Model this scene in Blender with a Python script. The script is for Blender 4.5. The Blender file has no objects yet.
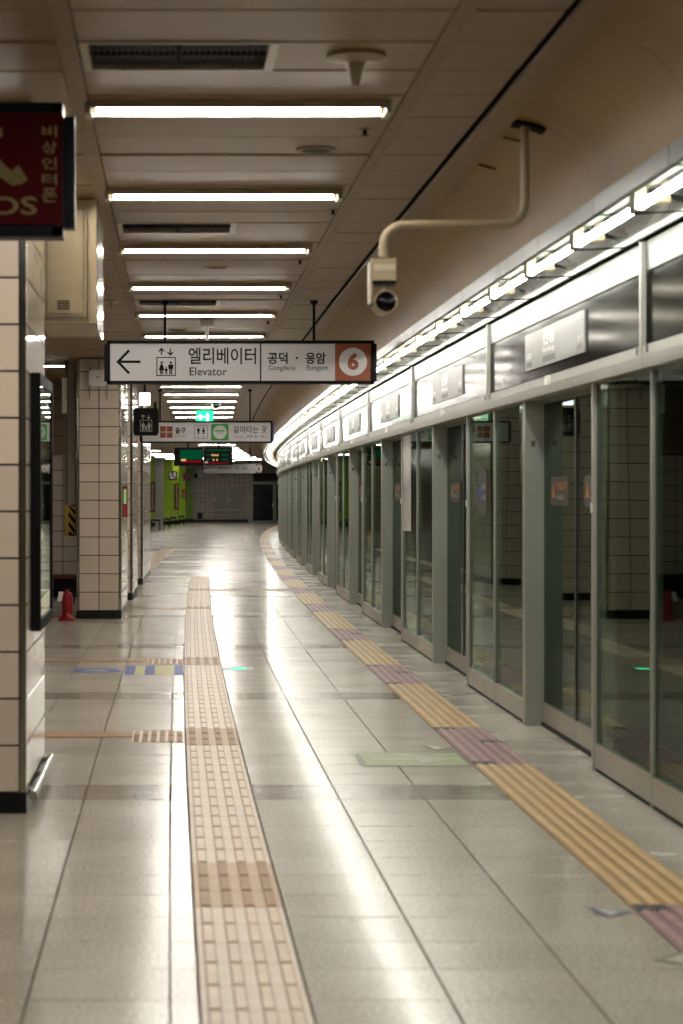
import bpy, bmesh, math, random
from mathutils import Vector, Matrix
random.seed(7)
scene = bpy.context.scene
COL = scene.collection

# ------------------------------------------------------------------ camera
FPX, PX, PY, EYE = 2220.0, 170.0, 493.0, 1.4      # focal length in pixels, principal point, eye height
cam_d = bpy.data.cameras.new('camera')
cam = bpy.data.objects.new('camera', cam_d)
COL.objects.link(cam)
cam.location = (0, 0, EYE)
cam.rotation_euler = (math.pi / 2, 0, 0)
cam_d.sensor_fit = 'AUTO'
cam_d.sensor_width = 36.0
cam_d.lens = FPX * 36.0 / 1024.0
cam_d.shift_x = (341.5 - PX) / 1024.0
cam_d.shift_y = (PY - 512.0) / 1024.0
cam_d.clip_start = 0.1
cam_d.clip_end = 300
cam_d.dof.use_dof = True
cam_d.dof.focus_distance = 24.0
cam_d.dof.aperture_fstop = 4.2
scene.camera = cam

# ------------------------------------------------------------------ world, exposure (a closed underground station: all light comes from its lamps)
w = bpy.data.worlds.new('world')
scene.world = w
w.use_nodes = True
w.node_tree.nodes['Background'].inputs[0].default_value = (0.30, 0.27, 0.22, 1)
w.node_tree.nodes['Background'].inputs[1].default_value = 0.0
vs = scene.view_settings
vs.view_transform = 'Standard'
vs.look = 'None'
vs.gamma = 1.0
vs.use_curve_mapping = False
vs.exposure = 1.05
CEILING_TUBE = 42.0
TROUGH_TUBE = 20.0

# ------------------------------------------------------------------ the platform bends gently to the right
def off(y):
    return (max(0.0, y - 8.0) ** 2) / 3100.0 + (max(0.0, y - 60.0) ** 2) * 0.00044
def slope(y):
    return 2 * max(0.0, y - 8.0) / 3100.0 + 2 * max(0.0, y - 60.0) * 0.00044
def wz(px, py, Y):
    """world X, Z of a photo pixel on the upright plane at distance Y"""
    return (px - PX) * Y / FPX, EYE + (PY - py) * Y / FPX

# ------------------------------------------------------------------ materials
def lin(c):
    return tuple(((v / 255.0) / 12.92 if v / 255.0 <= 0.04045 else ((v / 255.0 + 0.055) / 1.055) ** 2.4) for v in c)
MATS = {}
def mat(name, rgb, rough=0.5, metal=0.0, noise=0.06, nscale=6.0, bump=0.0, bscale=40.0, coat=0.0, spec=0.5, rand=0.0, rough_var=0.0, stretch=None):
    if name in MATS:
        return MATS[name]
    m = bpy.data.materials.new(name)
    m.use_nodes = True
    nt = m.node_tree
    N, L = nt.nodes, nt.links
    b = N['Principled BSDF']
    b.inputs['Roughness'].default_value = rough
    b.inputs['Metallic'].default_value = metal
    b.inputs['Coat Weight'].default_value = coat
    b.inputs['Specular IOR Level'].default_value = spec
    c = lin(rgb)
    tc = N.new('ShaderNodeTexCoord')
    mp = N.new('ShaderNodeMapping')
    L.new(tc.outputs['Object'], mp.inputs[0])
    if stretch:
        mp.inputs['Scale'].default_value = stretch
    nz = N.new('ShaderNodeTexNoise')
    nz.inputs['Scale'].default_value = nscale
    nz.inputs['Detail'].default_value = 4
    L.new(mp.outputs[0], nz.inputs['Vector'])
    mr = N.new('ShaderNodeMapRange')
    mr.inputs['From Min'].default_value = 0.3
    mr.inputs['From Max'].default_value = 0.7
    mr.inputs['To Min'].default_value = 1 - noise
    mr.inputs['To Max'].default_value = 1 + noise
    L.new(nz.outputs['Fac'], mr.inputs['Value'])
    val = mr.outputs[0]
    if rand:
        oi = N.new('ShaderNodeObjectInfo')
        r2 = N.new('ShaderNodeMapRange')
        r2.inputs['To Min'].default_value = 1 - rand
        r2.inputs['To Max'].default_value = 1 + rand
        L.new(oi.outputs['Random'], r2.inputs['Value'])
        mu = N.new('ShaderNodeMath')
        mu.operation = 'MULTIPLY'
        L.new(val, mu.inputs[0])
        L.new(r2.outputs[0], mu.inputs[1])
        val = mu.outputs[0]
    vm = N.new('ShaderNodeVectorMath')
    vm.operation = 'SCALE'
    vm.inputs[0].default_value = c
    L.new(val, vm.inputs['Scale'])
    L.new(vm.outputs[0], b.inputs['Base Color'])
    if rough_var:
        r3 = N.new('ShaderNodeMapRange')
        r3.inputs['From Min'].default_value = 0.3
        r3.inputs['From Max'].default_value = 0.7
        r3.inputs['To Min'].default_value = max(0.01, rough - rough_var)
        r3.inputs['To Max'].default_value = rough + rough_var
        L.new(nz.outputs['Fac'], r3.inputs['Value'])
        L.new(r3.outputs[0], b.inputs['Roughness'])
    if bump:
        n2 = N.new('ShaderNodeTexNoise')
        n2.inputs['Scale'].default_value = bscale
        n2.inputs['Detail'].default_value = 3
        L.new(mp.outputs[0], n2.inputs['Vector'])
        bp = N.new('ShaderNodeBump')
        bp.inputs['Strength'].default_value = bump
        bp.inputs['Distance'].default_value = 0.01
        L.new(n2.outputs['Fac'], bp.inputs['Height'])
        L.new(bp.outputs[0], b.inputs['Normal'])
    MATS[name] = m
    return m

def emit(name, rgb, strength):
    if name in MATS:
        return MATS[name]
    m = bpy.data.materials.new(name)
    m.use_nodes = True
    nt = m.node_tree
    nt.nodes.remove(nt.nodes['Principled BSDF'])
    e = nt.nodes.new('ShaderNodeEmission')
    e.inputs[0].default_value = (*lin(rgb), 1)
    e.inputs[1].default_value = strength
    nt.links.new(e.outputs[0], nt.nodes['Material Output'].inputs[0])
    MATS[name] = m
    return m

def granite(name, dark, light, rough, rand=0.05, rv=0.05):
    """polished speckled stone: world-fixed speckle so that neighbouring slabs differ"""
    m = bpy.data.materials.new(name)
    m.use_nodes = True
    nt = m.node_tree
    N, L = nt.nodes, nt.links
    b = N['Principled BSDF']
    b.inputs['Specular IOR Level'].default_value = 0.3
    b.inputs['Coat Weight'].default_value = 0.3
    b.inputs['Coat Roughness'].default_value = 0.11
    g = N.new('ShaderNodeNewGeometry')
    fine = N.new('ShaderNodeTexNoise')
    fine.inputs['Scale'].default_value = 70
    fine.inputs['Detail'].default_value = 4
    fine.inputs['Roughness'].default_value = 0.75
    L.new(g.outputs['Position'], fine.inputs['Vector'])
    cr = N.new('ShaderNodeValToRGB')
    cr.color_ramp.elements[0].position = 0.33
    cr.color_ramp.elements[1].position = 0.62
    cr.color_ramp.elements[0].color = (*lin(dark), 1)
    cr.color_ramp.elements[1].color = (*lin(light), 1)
    L.new(fine.outputs['Fac'], cr.inputs[0])
    big = N.new('ShaderNodeTexNoise')
    big.inputs['Scale'].default_value = 1.6
    big.inputs['Detail'].default_value = 5
    L.new(g.outputs['Position'], big.inputs['Vector'])
    mr = N.new('ShaderNodeMapRange')
    mr.inputs['From Min'].default_value = 0.3
    mr.inputs['From Max'].default_value = 0.7
    mr.inputs['To Min'].default_value = 0.92
    mr.inputs['To Max'].default_value = 1.07
    L.new(big.outputs['Fac'], mr.inputs['Value'])
    oi = N.new('ShaderNodeObjectInfo')
    r2 = N.new('ShaderNodeMapRange')
    r2.inputs['To Min'].default_value = 1 - rand
    r2.inputs['To Max'].default_value = 1 + rand
    L.new(oi.outputs['Random'], r2.inputs['Value'])
    mu = N.new('ShaderNodeMath')
    mu.operation = 'MULTIPLY'
    L.new(mr.outputs[0], mu.inputs[0])
    L.new(r2.outputs[0], mu.inputs[1])
    vm = N.new('ShaderNodeVectorMath')
    vm.operation = 'SCALE'
    L.new(cr.outputs[0], vm.inputs[0])
    L.new(mu.outputs[0], vm.inputs['Scale'])
    L.new(vm.outputs[0], b.inputs['Base Color'])
    rr = N.new('ShaderNodeMapRange')
    rr.inputs['From Min'].default_value = 0.3
    rr.inputs['From Max'].default_value = 0.7
    rr.inputs['To Min'].default_value = rough - rv
    rr.inputs['To Max'].default_value = rough + rv
    L.new(big.outputs['Fac'], rr.inputs['Value'])
    L.new(rr.outputs[0], b.inputs['Roughness'])
    bp = N.new('ShaderNodeBump')
    bp.inputs['Strength'].default_value = 0.06
    bp.inputs['Distance'].default_value = 0.01
    n3 = N.new('ShaderNodeTexNoise')
    n3.inputs['Scale'].default_value = 5.0
    L.new(g.outputs['Position'], n3.inputs['Vector'])
    L.new(n3.outputs['Fac'], bp.inputs['Height'])
    L.new(bp.outputs[0], b.inputs['Normal'])
    L.new(bp.outputs[0], b.inputs['Coat Normal'])
    return m

def glass(name, tint, f0, f1, wob=0.0):
    """single pane: reflection rising towards grazing, green tinted see-through"""
    m = bpy.data.materials.new(name)
    m.use_nodes = True
    nt = m.node_tree
    N, L = nt.nodes, nt.links
    nt.nodes.remove(N['Principled BSDF'])
    tr = N.new('ShaderNodeBsdfTransparent')
    tr.inputs[0].default_value = (*tint, 1)
    gl = N.new('ShaderNodeBsdfGlossy')
    gl.inputs['Roughness'].default_value = 0.012
    gl.inputs['Color'].default_value = (0.86, 0.95, 0.86, 1)
    lw = N.new('ShaderNodeLayerWeight')
    lw.inputs['Blend'].default_value = 0.5
    p = N.new('ShaderNodeMath')
    p.operation = 'POWER'
    p.inputs[1].default_value = 5
    L.new(lw.outputs['Facing'], p.inputs[0])
    ma = N.new('ShaderNodeMath')
    ma.operation = 'MULTIPLY_ADD'
    ma.inputs[1].default_value = f1
    ma.inputs[2].default_value = f0
    L.new(p.outputs[0], ma.inputs[0])
    mx = N.new('ShaderNodeMixShader')
    L.new(ma.outputs[0], mx.inputs[0])
    L.new(tr.outputs[0], mx.inputs[1])
    L.new(gl.outputs[0], mx.inputs[2])
    if wob:
        g = N.new('ShaderNodeNewGeometry')
        n3 = N.new('ShaderNodeTexNoise')
        n3.inputs['Scale'].default_value = 1.1
        n3.inputs['Detail'].default_value = 0
        L.new(g.outputs['Position'], n3.inputs['Vector'])
        bp = N.new('ShaderNodeBump')
        bp.inputs['Strength'].default_value = wob
        bp.inputs['Distance'].default_value = 0.01
        L.new(n3.outputs['Fac'], bp.inputs['Height'])
        L.new(bp.outputs[0], gl.inputs['Normal'])
    L.new(mx.outputs[0], N['Material Output'].inputs[0])
    return m

def tiled(name, rgb, joint, size, rough=0.25):
    """small square tiles too far away to build one by one"""
    m = bpy.data.materials.new(name)
    m.use_nodes = True
    nt = m.node_tree
    N, L = nt.nodes, nt.links
    b = N['Principled BSDF']
    tc = N.new('ShaderNodeTexCoord')
    br = N.new('ShaderNodeTexBrick')
    br.offset = 0
    br.inputs['Scale'].default_value = 1
    br.inputs['Brick Width'].default_value = size
    br.inputs['Row Height'].default_value = size
    br.inputs['Mortar Size'].default_value = size * 0.035
    br.inputs['Color1'].default_value = (*lin(rgb), 1)
    br.inputs['Color2'].default_value = (*[v * 0.92 for v in lin(rgb)], 1)
    br.inputs['Mortar'].default_value = (*lin(joint), 1)
    L.new(tc.outputs['UV'], br.inputs['Vector'])
    L.new(br.outputs['Color'], b.inputs['Base Color'])
    b.inputs['Roughness'].default_value = rough
    return m

M_gran = granite('granite_light', (156, 146, 131), (214, 205, 190), 0.25, rv=0.02)
M_gran_edge = granite('granite_edge', (160, 154, 142), (212, 206, 194), 0.27, rv=0.02)
M_gran_dark = granite('granite_band', (118, 105, 93), (166, 152, 138), 0.23, rv=0.02)
M_grout = mat('grout', (58, 52, 46), 0.8)
M_cream = mat('tactile_cream', (236, 219, 198), 0.42, noise=0.06, rand=0.04, nscale=9)
M_creambar = mat('tactile_cream_bar', (234, 214, 190), 0.42, noise=0.08, rand=0.05, nscale=9)
M_brown = mat('tactile_brown', (168, 128, 82), 0.45, noise=0.08, rand=0.05)
M_brownbar = mat('tactile_brown_bar', (146, 106, 62), 0.45, noise=0.1, rand=0.05)
M_yel = mat('tactile_yellow', (174, 136, 78), 0.4, noise=0.07, rand=0.05, nscale=9)
M_yelbar = mat('tactile_yellow_bar', (216, 186, 134), 0.4, noise=0.07, rand=0.05, nscale=9)
M_pur = mat('tactile_plum', (140, 104, 108), 0.45, noise=0.1, rand=0.05)
M_purbar = mat('tactile_plum_bar', (178, 142, 142), 0.45, noise=0.1, rand=0.05)
M_mark = mat('tactile_black_mark', (44, 50, 46), 0.5, noise=0.2, nscale=40)
M_plank = mat('ceiling_plank', (136, 110, 74), 0.45, noise=0.05, nscale=2.5, rand=0.04, stretch=(1, 4, 1), bump=0.02, bscale=3)
M_void = mat('ceiling_void', (14, 11, 8), 0.9, spec=0.1)
M_rail = mat('ceiling_rail', (132, 106, 70), 0.5, noise=0.06, rand=0.04)
M_cove = mat('cove_panel', (146, 120, 80), 0.55, spec=0.2, noise=0.08, nscale=2, rand=0.05)
M_tile = mat('wall_tile', (216, 201, 184), 0.22, noise=0.03, rand=0.04, nscale=2)
M_tile_side = mat('wall_tile_side', (218, 205, 188), 0.12, noise=0.03, rand=0.03)
M_joint = mat('tile_joint', (40, 30, 22), 0.9)
M_panelbrown = mat('wall_panel_brown', (140, 116, 84), 0.45, rand=0.04)
M_black = mat('black_paint', (7, 7, 7), 0.5, spec=0.15)
M_skirt = mat('black_skirting', (9, 9, 9), 0.3, spec=0.3)
M_steel = mat('brushed_steel', (150, 150, 142), 0.28, 0.9, noise=0.06, nscale=3, stretch=(1, 1, 8), rand=0.03)
M_polished = mat('polished_steel', (176, 172, 160), 0.16, 1.0, noise=0.05)
M_alu = mat('anodised_aluminium', (164, 169, 158), 0.42, 0.35, noise=0.04, nscale=3)
M_alu_w = mat('pale_aluminium', (184, 184, 176), 0.42, 0.3, noise=0.03)
M_hpanel = mat('header_steel', (50, 49, 46), 0.13, 0.95, noise=0.12, nscale=1.4, stretch=(1, 1, 3), rough_var=0.03)
M_hpanel.node_tree.nodes['Principled BSDF'].inputs['Specular Tint'].default_value = (0.30, 0.30, 0.29, 1)   # darker steel towards grazing
M_kick = mat('kick_plate', (176, 170, 156), 0.36, 0.4, noise=0.06, nscale=2)
M_beige = mat('beige_enamel', (170, 156, 128), 0.4, noise=0.04)
M_white = mat('white_plastic', (240, 237, 230), 0.4, noise=0.03)
M_refl = mat('white_reflector', (226, 226, 220), 0.3, noise=0.03)
M_silver = mat('silver_reflector', (200, 202, 204), 0.14, 1.0, noise=0.03)
M_face = mat('sign_face_white', (186, 184, 185), 0.4, noise=0.02)
M_text = mat('sign_text_black', (12, 11, 11), 0.6, spec=0.1)
M_gtext = mat('sign_text_grey', (92, 88, 86), 0.5)
M_line6 = mat('sign_brown', (134, 66, 36), 0.4)
M_green = mat('sign_green', (36, 140, 52), 0.4)
M_navy = mat('navy_paint', (6, 9, 22), 0.45, spec=0.2)
M_blueedge = mat('blue_plastic', (34, 62, 128), 0.35)
M_sosred = mat('sos_red', (84, 5, 14), 0.55, spec=0.12)
M_sostext = mat('sos_cream', (150, 134, 90), 0.5, spec=0.2)
M_red = mat('red_enamel', (150, 22, 30), 0.3)
M_hazy = mat('hazard_yellow', (206, 172, 52), 0.5)
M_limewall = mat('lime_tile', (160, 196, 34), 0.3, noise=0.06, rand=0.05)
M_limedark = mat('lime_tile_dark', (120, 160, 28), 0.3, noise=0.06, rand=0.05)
M_tunnel = mat('tunnel_concrete', (40, 38, 34), 0.9, noise=0.2)
M_stkgrey = mat('sticker_grey', (62, 60, 56), 0.5)
M_stkorange = mat('sticker_orange', (200, 124, 40), 0.5)
M_stkblue = mat('sticker_blue', (52, 84, 170), 0.5)
M_stkyel = mat('sticker_straw', (196, 190, 128), 0.5, noise=0.25, nscale=30)
M_stkgreen = mat('sticker_faded_green', (164, 178, 130), 0.45, noise=0.3, nscale=7, stretch=(1, 3, 1))
M_stkbrown = mat('sticker_worn_border', (112, 108, 86), 0.45, noise=0.3, nscale=9)
M_stkpale = mat('sticker_pale', (186, 182, 168), 0.4, noise=0.15, nscale=20)
M_map = mat('map_paper', (214, 212, 206), 0.6, noise=0.03)
M_mapline = mat('map_line', (150, 148, 146), 0.6)
M_glass = glass('screen_glass', (0.52, 0.62, 0.54), 0.045, 0.37, 0.1)
M_doorglass = glass('door_glass', (0.46, 0.58, 0.50), 0.045, 0.37, 0.1)
M_boardglass = glass('board_glass', (0.8, 0.85, 0.8), 0.08, 0.9, 0.02)
M_darkglass = mat('dark_lens', (6, 6, 8), 0.2, spec=0.3)
M_tubec = emit('tube_ceiling', (255, 249, 240), CEILING_TUBE)
M_tubet = emit('tube_trough', (252, 250, 240), TROUGH_TUBE)
M_exit = emit('exit_green', (20, 200, 110), 2.2)
M_exitw = emit('exit_white', (200, 255, 230), 3.0)
M_ledgreen = emit('display_green', (10, 130, 80), 0.14)
M_ledamber = emit('display_amber', (230, 180, 110), 0.5)
M_ledred = emit('display_red', (190, 20, 40), 0.2)
M_lampwhite = emit('lamp_white', (240, 244, 255), 3.0)
M_floorlight = emit('floor_light_green', (90, 235, 170), 1.6)

# ------------------------------------------------------------------ mesh helpers
class MB:
    def __init__(s):
        s.v, s.f, s.m = [], [], []
    def add(s, vs, fs, mi=0):
        n = len(s.v)
        s.v += [tuple(p) for p in vs]
        s.f += [tuple(i + n for i in f) for f in fs]
        s.m += [mi] * len(fs)
        return s
    def box(s, x0, x1, y0, y1, z0, z1, mi=0):
        return s.add([(x0, y0, z0), (x1, y0, z0), (x1, y1, z0), (x0, y1, z0), (x0, y0, z1), (x1, y0, z1), (x1, y1, z1), (x0, y1, z1)],
                     [(0, 3, 2, 1), (4, 5, 6, 7), (0, 1, 5, 4), (1, 2, 6, 5), (2, 3, 7, 6), (3, 0, 4, 7)], mi)
    def slab(s, x0, x1, y0, y1, z0, z1, c=0.003, mi=0):
        """box whose top edges are chamfered"""
        return s.add([(x0, y0, z0), (x1, y0, z0), (x1, y1, z0), (x0, y1, z0), (x0, y0, z1 - c), (x1, y0, z1 - c), (x1, y1, z1 - c), (x0, y1, z1 - c),
                      (x0 + c, y0 + c, z1), (x1 - c, y0 + c, z1), (x1 - c, y1 - c, z1), (x0 + c, y1 - c, z1)],
                     [(0, 3, 2, 1), (0, 1, 5, 4), (1, 2, 6, 5), (2, 3, 7, 6), (3, 0, 4, 7), (4, 5, 9, 8), (5, 6, 10, 9), (6, 7, 11, 10), (7, 4, 8, 11), (8, 9, 10, 11)], mi)
    def tube(s, pts, r, n=10, cap=True, mi=0):
        pts = [Vector(p) for p in pts]
        rs = r if isinstance(r, (list, tuple)) else [r] * len(pts)
        rings = []
        up = None
        for i, p in enumerate(pts):
            d = (pts[min(i + 1, len(pts) - 1)] - pts[max(i - 1, 0)]).normalized()
            if up is None:
                up = Vector((0, 0, 1)) if abs(d.z) < 0.9 else Vector((0, 1, 0))
            a = d.cross(up).normalized()
            b = a.cross(d).normalized()
            up = b
            rings.append([p + (a * math.cos(2 * math.pi * k / n) + b * math.sin(2 * math.pi * k / n)) * rs[i] for k in range(n)])
        vs = [q for rg in rings for q in rg]
        fs = []
        for i in range(len(pts) - 1):
            for k in range(n):
                fs.append((i * n + k, i * n + (k + 1) % n, (i + 1) * n + (k + 1) % n, (i + 1) * n + k))
        if cap:
            fs.append(tuple(range(n))[::-1])
            fs.append(tuple((len(pts) - 1) * n + k for k in range(n)))
        return s.add(vs, fs, mi)
    def lathe(s, prof, c=(0, 0, 0), n=20, axis='z', mi=0):
        vs = []
        for r, h in prof:
            for k in range(n):
                a = 2 * math.pi * k / n
                p = (r * math.cos(a), r * math.sin(a), h) if axis == 'z' else ((r * math.cos(a), h, r * math.sin(a)) if axis == 'y' else (h, r * math.cos(a), r * math.sin(a)))
                vs.append((p[0] + c[0], p[1] + c[1], p[2] + c[2]))
        fs = []
        for i in range(len(prof) - 1):
            for k in range(n):
                fs.append((i * n + k, i * n + (k + 1) % n, (i + 1) * n + (k + 1) % n, (i + 1) * n + k))
        return s.add(vs, fs, mi)
    def poly(s, pts, y, t=0.0015, mi=0):
        """flat upright shape from (x, z) points, facing -Y at depth y, t thick"""
        n = len(pts)
        area = sum(pts[i][0] * pts[(i + 1) % n][1] - pts[(i + 1) % n][0] * pts[i][1] for i in range(n))
        if area < 0:
            pts = pts[::-1]
        vs = [(p[0], y - t, p[1]) for p in pts] + [(p[0], y, p[1]) for p in pts]
        fs = [tuple(range(n))] + [(i, i + n, (i + 1) % n + n, (i + 1) % n) for i in range(n)]
        return s.add(vs, fs, mi)
    def disc(s, x, z, r, y, n=24, t=0.0015):
        return s.poly([(x + r * math.cos(2 * math.pi * k / n), z + r * math.sin(2 * math.pi * k / n)) for k in range(n)], y, t)
    def stroke(s, a, b, wd, y, t=0.0015):
        ax, az = a
        bx, bz = b
        L = math.hypot(bx - ax, bz - az)
        nx, nz = -(bz - az) / L * wd / 2, (bx - ax) / L * wd / 2
        return s.poly([(ax + nx, az + nz), (bx + nx, bz + nz), (bx - nx, bz - nz), (ax - nx, az - nz)], y, t)
    def frame(s, x0, x1, z0, z1, wd, y, t=0.0015):
        for q in ((x0, x1, z0, z0 + wd), (x0, x1, z1 - wd, z1), (x0, x0 + wd, z0, z1), (x1 - wd, x1, z0, z1)):
            s.poly([(q[0], q[2]), (q[1], q[2]), (q[1], q[3]), (q[0], q[3])], y, t)
        return s
    def mesh(s, name, mats, smooth=False):
        me = bpy.data.meshes.new(name)
        me.from_pydata(s.v, [], s.f)
        for m in (mats if isinstance(mats, (list, tuple)) else [mats]):
            me.materials.append(m)
        for p, i in zip(me.polygons, s.m):
            p.material_index = i
            p.use_smooth = smooth
        if smooth:
            try:
                me.set_sharp_from_angle(angle=math.radians(40))
            except Exception:
                pass
        me.update()
        return me
    def build(s, name, mats, parent=None, loc=(0, 0, 0), rz=0.0, smooth=False):
        return inst(s.mesh(name, mats, smooth), name, parent, loc, rz)

def inst(me, name, parent=None, loc=(0, 0, 0), rz=0.0):
    o = bpy.data.objects.new(name, me)
    COL.objects.link(o)
    o.location = loc
    o.rotation_euler = (0, 0, rz)
    o.parent = parent
    return o
def tag(o, label, cat=None, group=None, kind=None):
    o['label'] = label
    if cat:
        o['category'] = cat
    if group:
        o['group'] = group
    if kind:
        o['kind'] = kind
    return o
def thing(name, label, cat, loc=(0, 0, 0), rz=0.0, group=None):
    return tag(inst(None, name, None, loc, rz), label, cat, group)
def struct(o, label=None):
    o['kind'] = 'structure'
    if label:
        o['label'] = label
    return o
def warp(mb):
    mb.v = [(x + off(y), y, z) for x, y, z in mb.v]
    return mb
def along(y, x=0.0, z=0.0):
    return (x + off(y), y, z), -math.atan(slope(y))
def chord(y0, y1, x=0.0):
    return (x + off(y0), y0, 0.0), -math.atan((off(y1) - off(y0)) / (y1 - y0))
TEXTS = {}
def text_mesh(body, bold=0.0):
    if (body, bold) in TEXTS:
        return TEXTS[(body, bold)].copy()
    cu = bpy.data.curves.new('lettering', 'FONT')
    cu.body = body
    cu.offset = bold
    cu.resolution_u = 3
    o = bpy.data.objects.new('lettering', cu)
    COL.objects.link(o)
    dg = bpy.context.evaluated_depsgraph_get()
    me = bpy.data.meshes.new_from_object(o.evaluated_get(dg))
    bpy.data.objects.remove(o)
    TEXTS[(body, bold)] = me.copy()
    return me
def text_fit(body, x0, x1, z0, z1, y, m, parent, bold=0.0, name='lettering', side=None):
    """lettering on an upright face, stretched into x0..x1, z0..z1 (parent space). side='x': the face looks to -X and reads towards -Y"""
    me = text_mesh(body, bold)
    xs = [v.co.x for v in me.vertices]
    ys = [v.co.y for v in me.vertices]
    ax, bx, ay, by = min(xs), max(xs), min(ys), max(ys)
    for v in me.vertices:
        u = x0 + (v.co.x - ax) / (bx - ax) * (x1 - x0)
        h = z0 + (v.co.y - ay) / (by - ay) * (z1 - z0)
        v.co = (u, y, h) if side is None else (y, u, h)
    me.materials.clear()
    me.materials.append(m)
    return inst(me, name, parent)
def person_icon(mb, x, z, h, y, skirt=False):
    """small standing pictogram, feet at z"""
    mb.disc(x, z + h * 0.9, h * 0.1, y, 12)
    w_ = h * 0.15
    if skirt:
        mb.poly([(x - w_ * 0.6, z + h * .76), (x + w_ * .6, z + h * .76), (x + w_ * 1.5, z + h * .32), (x - w_ * 1.5, z + h * .32)], y)
    else:
        mb.poly([(x - w_ * 1.3, z + h * .76), (x + w_ * 1.3, z + h * .76), (x + w_ * 1.3, z + h * .42), (x - w_ * 1.3, z + h * .42)], y)
    mb.poly([(x - w_ * .8, z + h * .44), (x - w_ * .1, z + h * .44), (x - w_ * .1, z), (x - w_ * .8, z)], y)
    mb.poly([(x + w_ * .1, z + h * .44), (x + w_ * .8, z + h * .44), (x + w_ * .8, z), (x + w_ * .1, z)], y)

# ================================================================== FLOOR
YB, YE = -6.0, 107.0
b = MB()
b.box(-5.2, 2.42, YB, 8, -0.12, -0.012)
ys = [8 + 3.0 * i for i in range(34)]
for a, c in zip(ys[:-1], ys[1:]):
    n = len(b.v)
    b.add([(-6.0 + off(a), a, -.012), (2.42 + off(a), a, -.012), (2.42 + off(c), c, -.012), (-6.0 + off(c), c, -.012),
           (-6.0 + off(a), a, -.12), (2.42 + off(a), a, -.12), (2.42 + off(c), c, -.12), (-6.0 + off(c), c, -.12)],
          [(0, 1, 2, 3), (7, 6, 5, 4), (1, 5, 6, 2), (0, 3, 7, 4)])
floor = struct(b.build('floor', M_grout), 'polished beige granite platform floor')
ROWS = []                                      # (y0, y1, dark)
y = 10.13 - 4.93 * 3
while y < 105:
    ROWS.append((y, y + 0.53, True))
    for k in range(11):
        ROWS.append((y + 0.53 + k * 0.4, y + 0.93 + k * 0.4, False))
    y += 4.93
XCOL = [-5.1 + 0.392 * i for i in range(13)] + [-0.005]
XCOL = [-0.395 - 0.392 * i for i in range(11, -1, -1)] + [0.0, 0.08, 0.385, 0.775, 1.167, 1.56]
G = 0.003
me_cache = {}
def slab_mesh(wd, ln, dark):
    key = (round(wd, 3), round(ln, 3), dark)
    if key not in me_cache:
        me_cache[key] = MB().slab(-wd / 2 + G, wd / 2 - G, -ln / 2 + G, ln / 2 - G, -0.012, 0, 0.0012).mesh('floor_tile', M_gran_dark if dark else M_gran)
    return me_cache[key]
far_l, far_d = MB(), MB()
n_single = 0
SINGLE = []
for (y0, y1, dark) in ROWS:
    for xa, xb in zip(XCOL[:-1], XCOL[1:]):
        if (xa, xb) == (0.08, 0.385) and y1 < 36.5:
            continue                           # the cream tactile strip lies here
        if xa > -0.01 and xb < 0.09:
            wd_ok = True
        pxa = PX + xa * FPX / max(y0, 0.5)
        pxb = PX + xb * FPX / max(y0, 0.5)
        pyb = PY + EYE * FPX / max(y0, 0.5)
        seen = y1 > 5.8 and y0 < 20.0 and PX + xb * FPX / max(y1, .5) > -5 and pxa < 690 and not (y0 > 9.7 and y0 < 11.2 and xb < -0.62) and (y0 < 11 or pxb > 36)
        if seen:
            (lx, ly, lz), r = along((y0 + y1) / 2, (xa + xb) / 2)
            inst(slab_mesh(xb - xa, y1 - y0, dark), 'floor_tile', floor, (lx, ly, random.uniform(-.0006, 0)), r)
            n_single += 1
        else:
            fb = far_d if dark else far_l
            fb.slab(xa + G, xb - G, y0 + G, y1 - G, -0.012, 0, 0.0012)
o = warp(far_l).build('floor_tile_field', M_gran, floor); o['kind'] = 'stuff'
o = warp(far_d).build('floor_tile_band_field', M_gran_dark, floor); o['kind'] = 'stuff'
# pale slabs between the yellow strip and the screen doors
y = 2.0
fe = MB()
while y < 100:
    if y < 34:
        (lx, ly, lz), r = along(y + .405, 2.14)
        key = 'edge'
        if key not in me_cache:
            me_cache[key] = MB().slab(-.282, .28, -.403, .403, -.012, 0, .0012).mesh('edge_slab', M_gran_edge)
        inst(me_cache[key], 'edge_slab', floor, (lx, ly, 0), r)
    else:
        fe.slab(1.858, 2.42, y + .002, y + .808, -.012, 0, .0012)
    y += 0.81
o = warp(fe).build('edge_slab_field', M_gran_edge, floor); o['kind'] = 'stuff'

# ================================================================== TACTILE PAVING
M_dirt = mat('tactile_worn_edge', (176, 140, 100), 0.5, noise=0.15, nscale=20)
def tactile_mesh(name, base, bar, wd=0.296, ln=0.296, nbar=4, full=True, marks=False):
    mb = MB().slab(-wd / 2, wd / 2, -ln / 2, ln / 2, -0.012, 0.002, 0.001, 0)
    p = wd / nbar
    for i in range(nbar):
        cx = -wd / 2 + p * (i + .5)
        if full:
            mb.slab(cx - p * .24, cx + p * .24, -ln / 2, ln / 2, 0.002, 0.0065, 0.002, 1)
        else:
            mb.slab(cx - p * .26, cx + p * .26, -ln / 2 + .008, ln / 2 - .008, 0.002, 0.003, 0.0006, 3)
            mb.slab(cx - p * .205, cx + p * .205, -ln / 2 + .014, ln / 2 - .014, 0.003, 0.0062, 0.0012, 1)
    if marks:
        for sx, sy in marks:
            for i in range(2):
                cx = sx * (wd / 2 - p * (i + .5))
                mb.slab(cx - p * .42, cx + p * .42, sy * .09 - .05, sy * .09 + .05, 0.002, 0.0072, 0.002, 2)
    return mb.mesh(name, [base, bar, M_mark, M_dirt])
me_cream = tactile_mesh('tactile_tile', M_cream, M_creambar, full=False)
me_brown = tactile_mesh('tactile_tile', mat('tactile_tan', (206, 176, 140), .45, rand=.04), M_brown, full=False)
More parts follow.
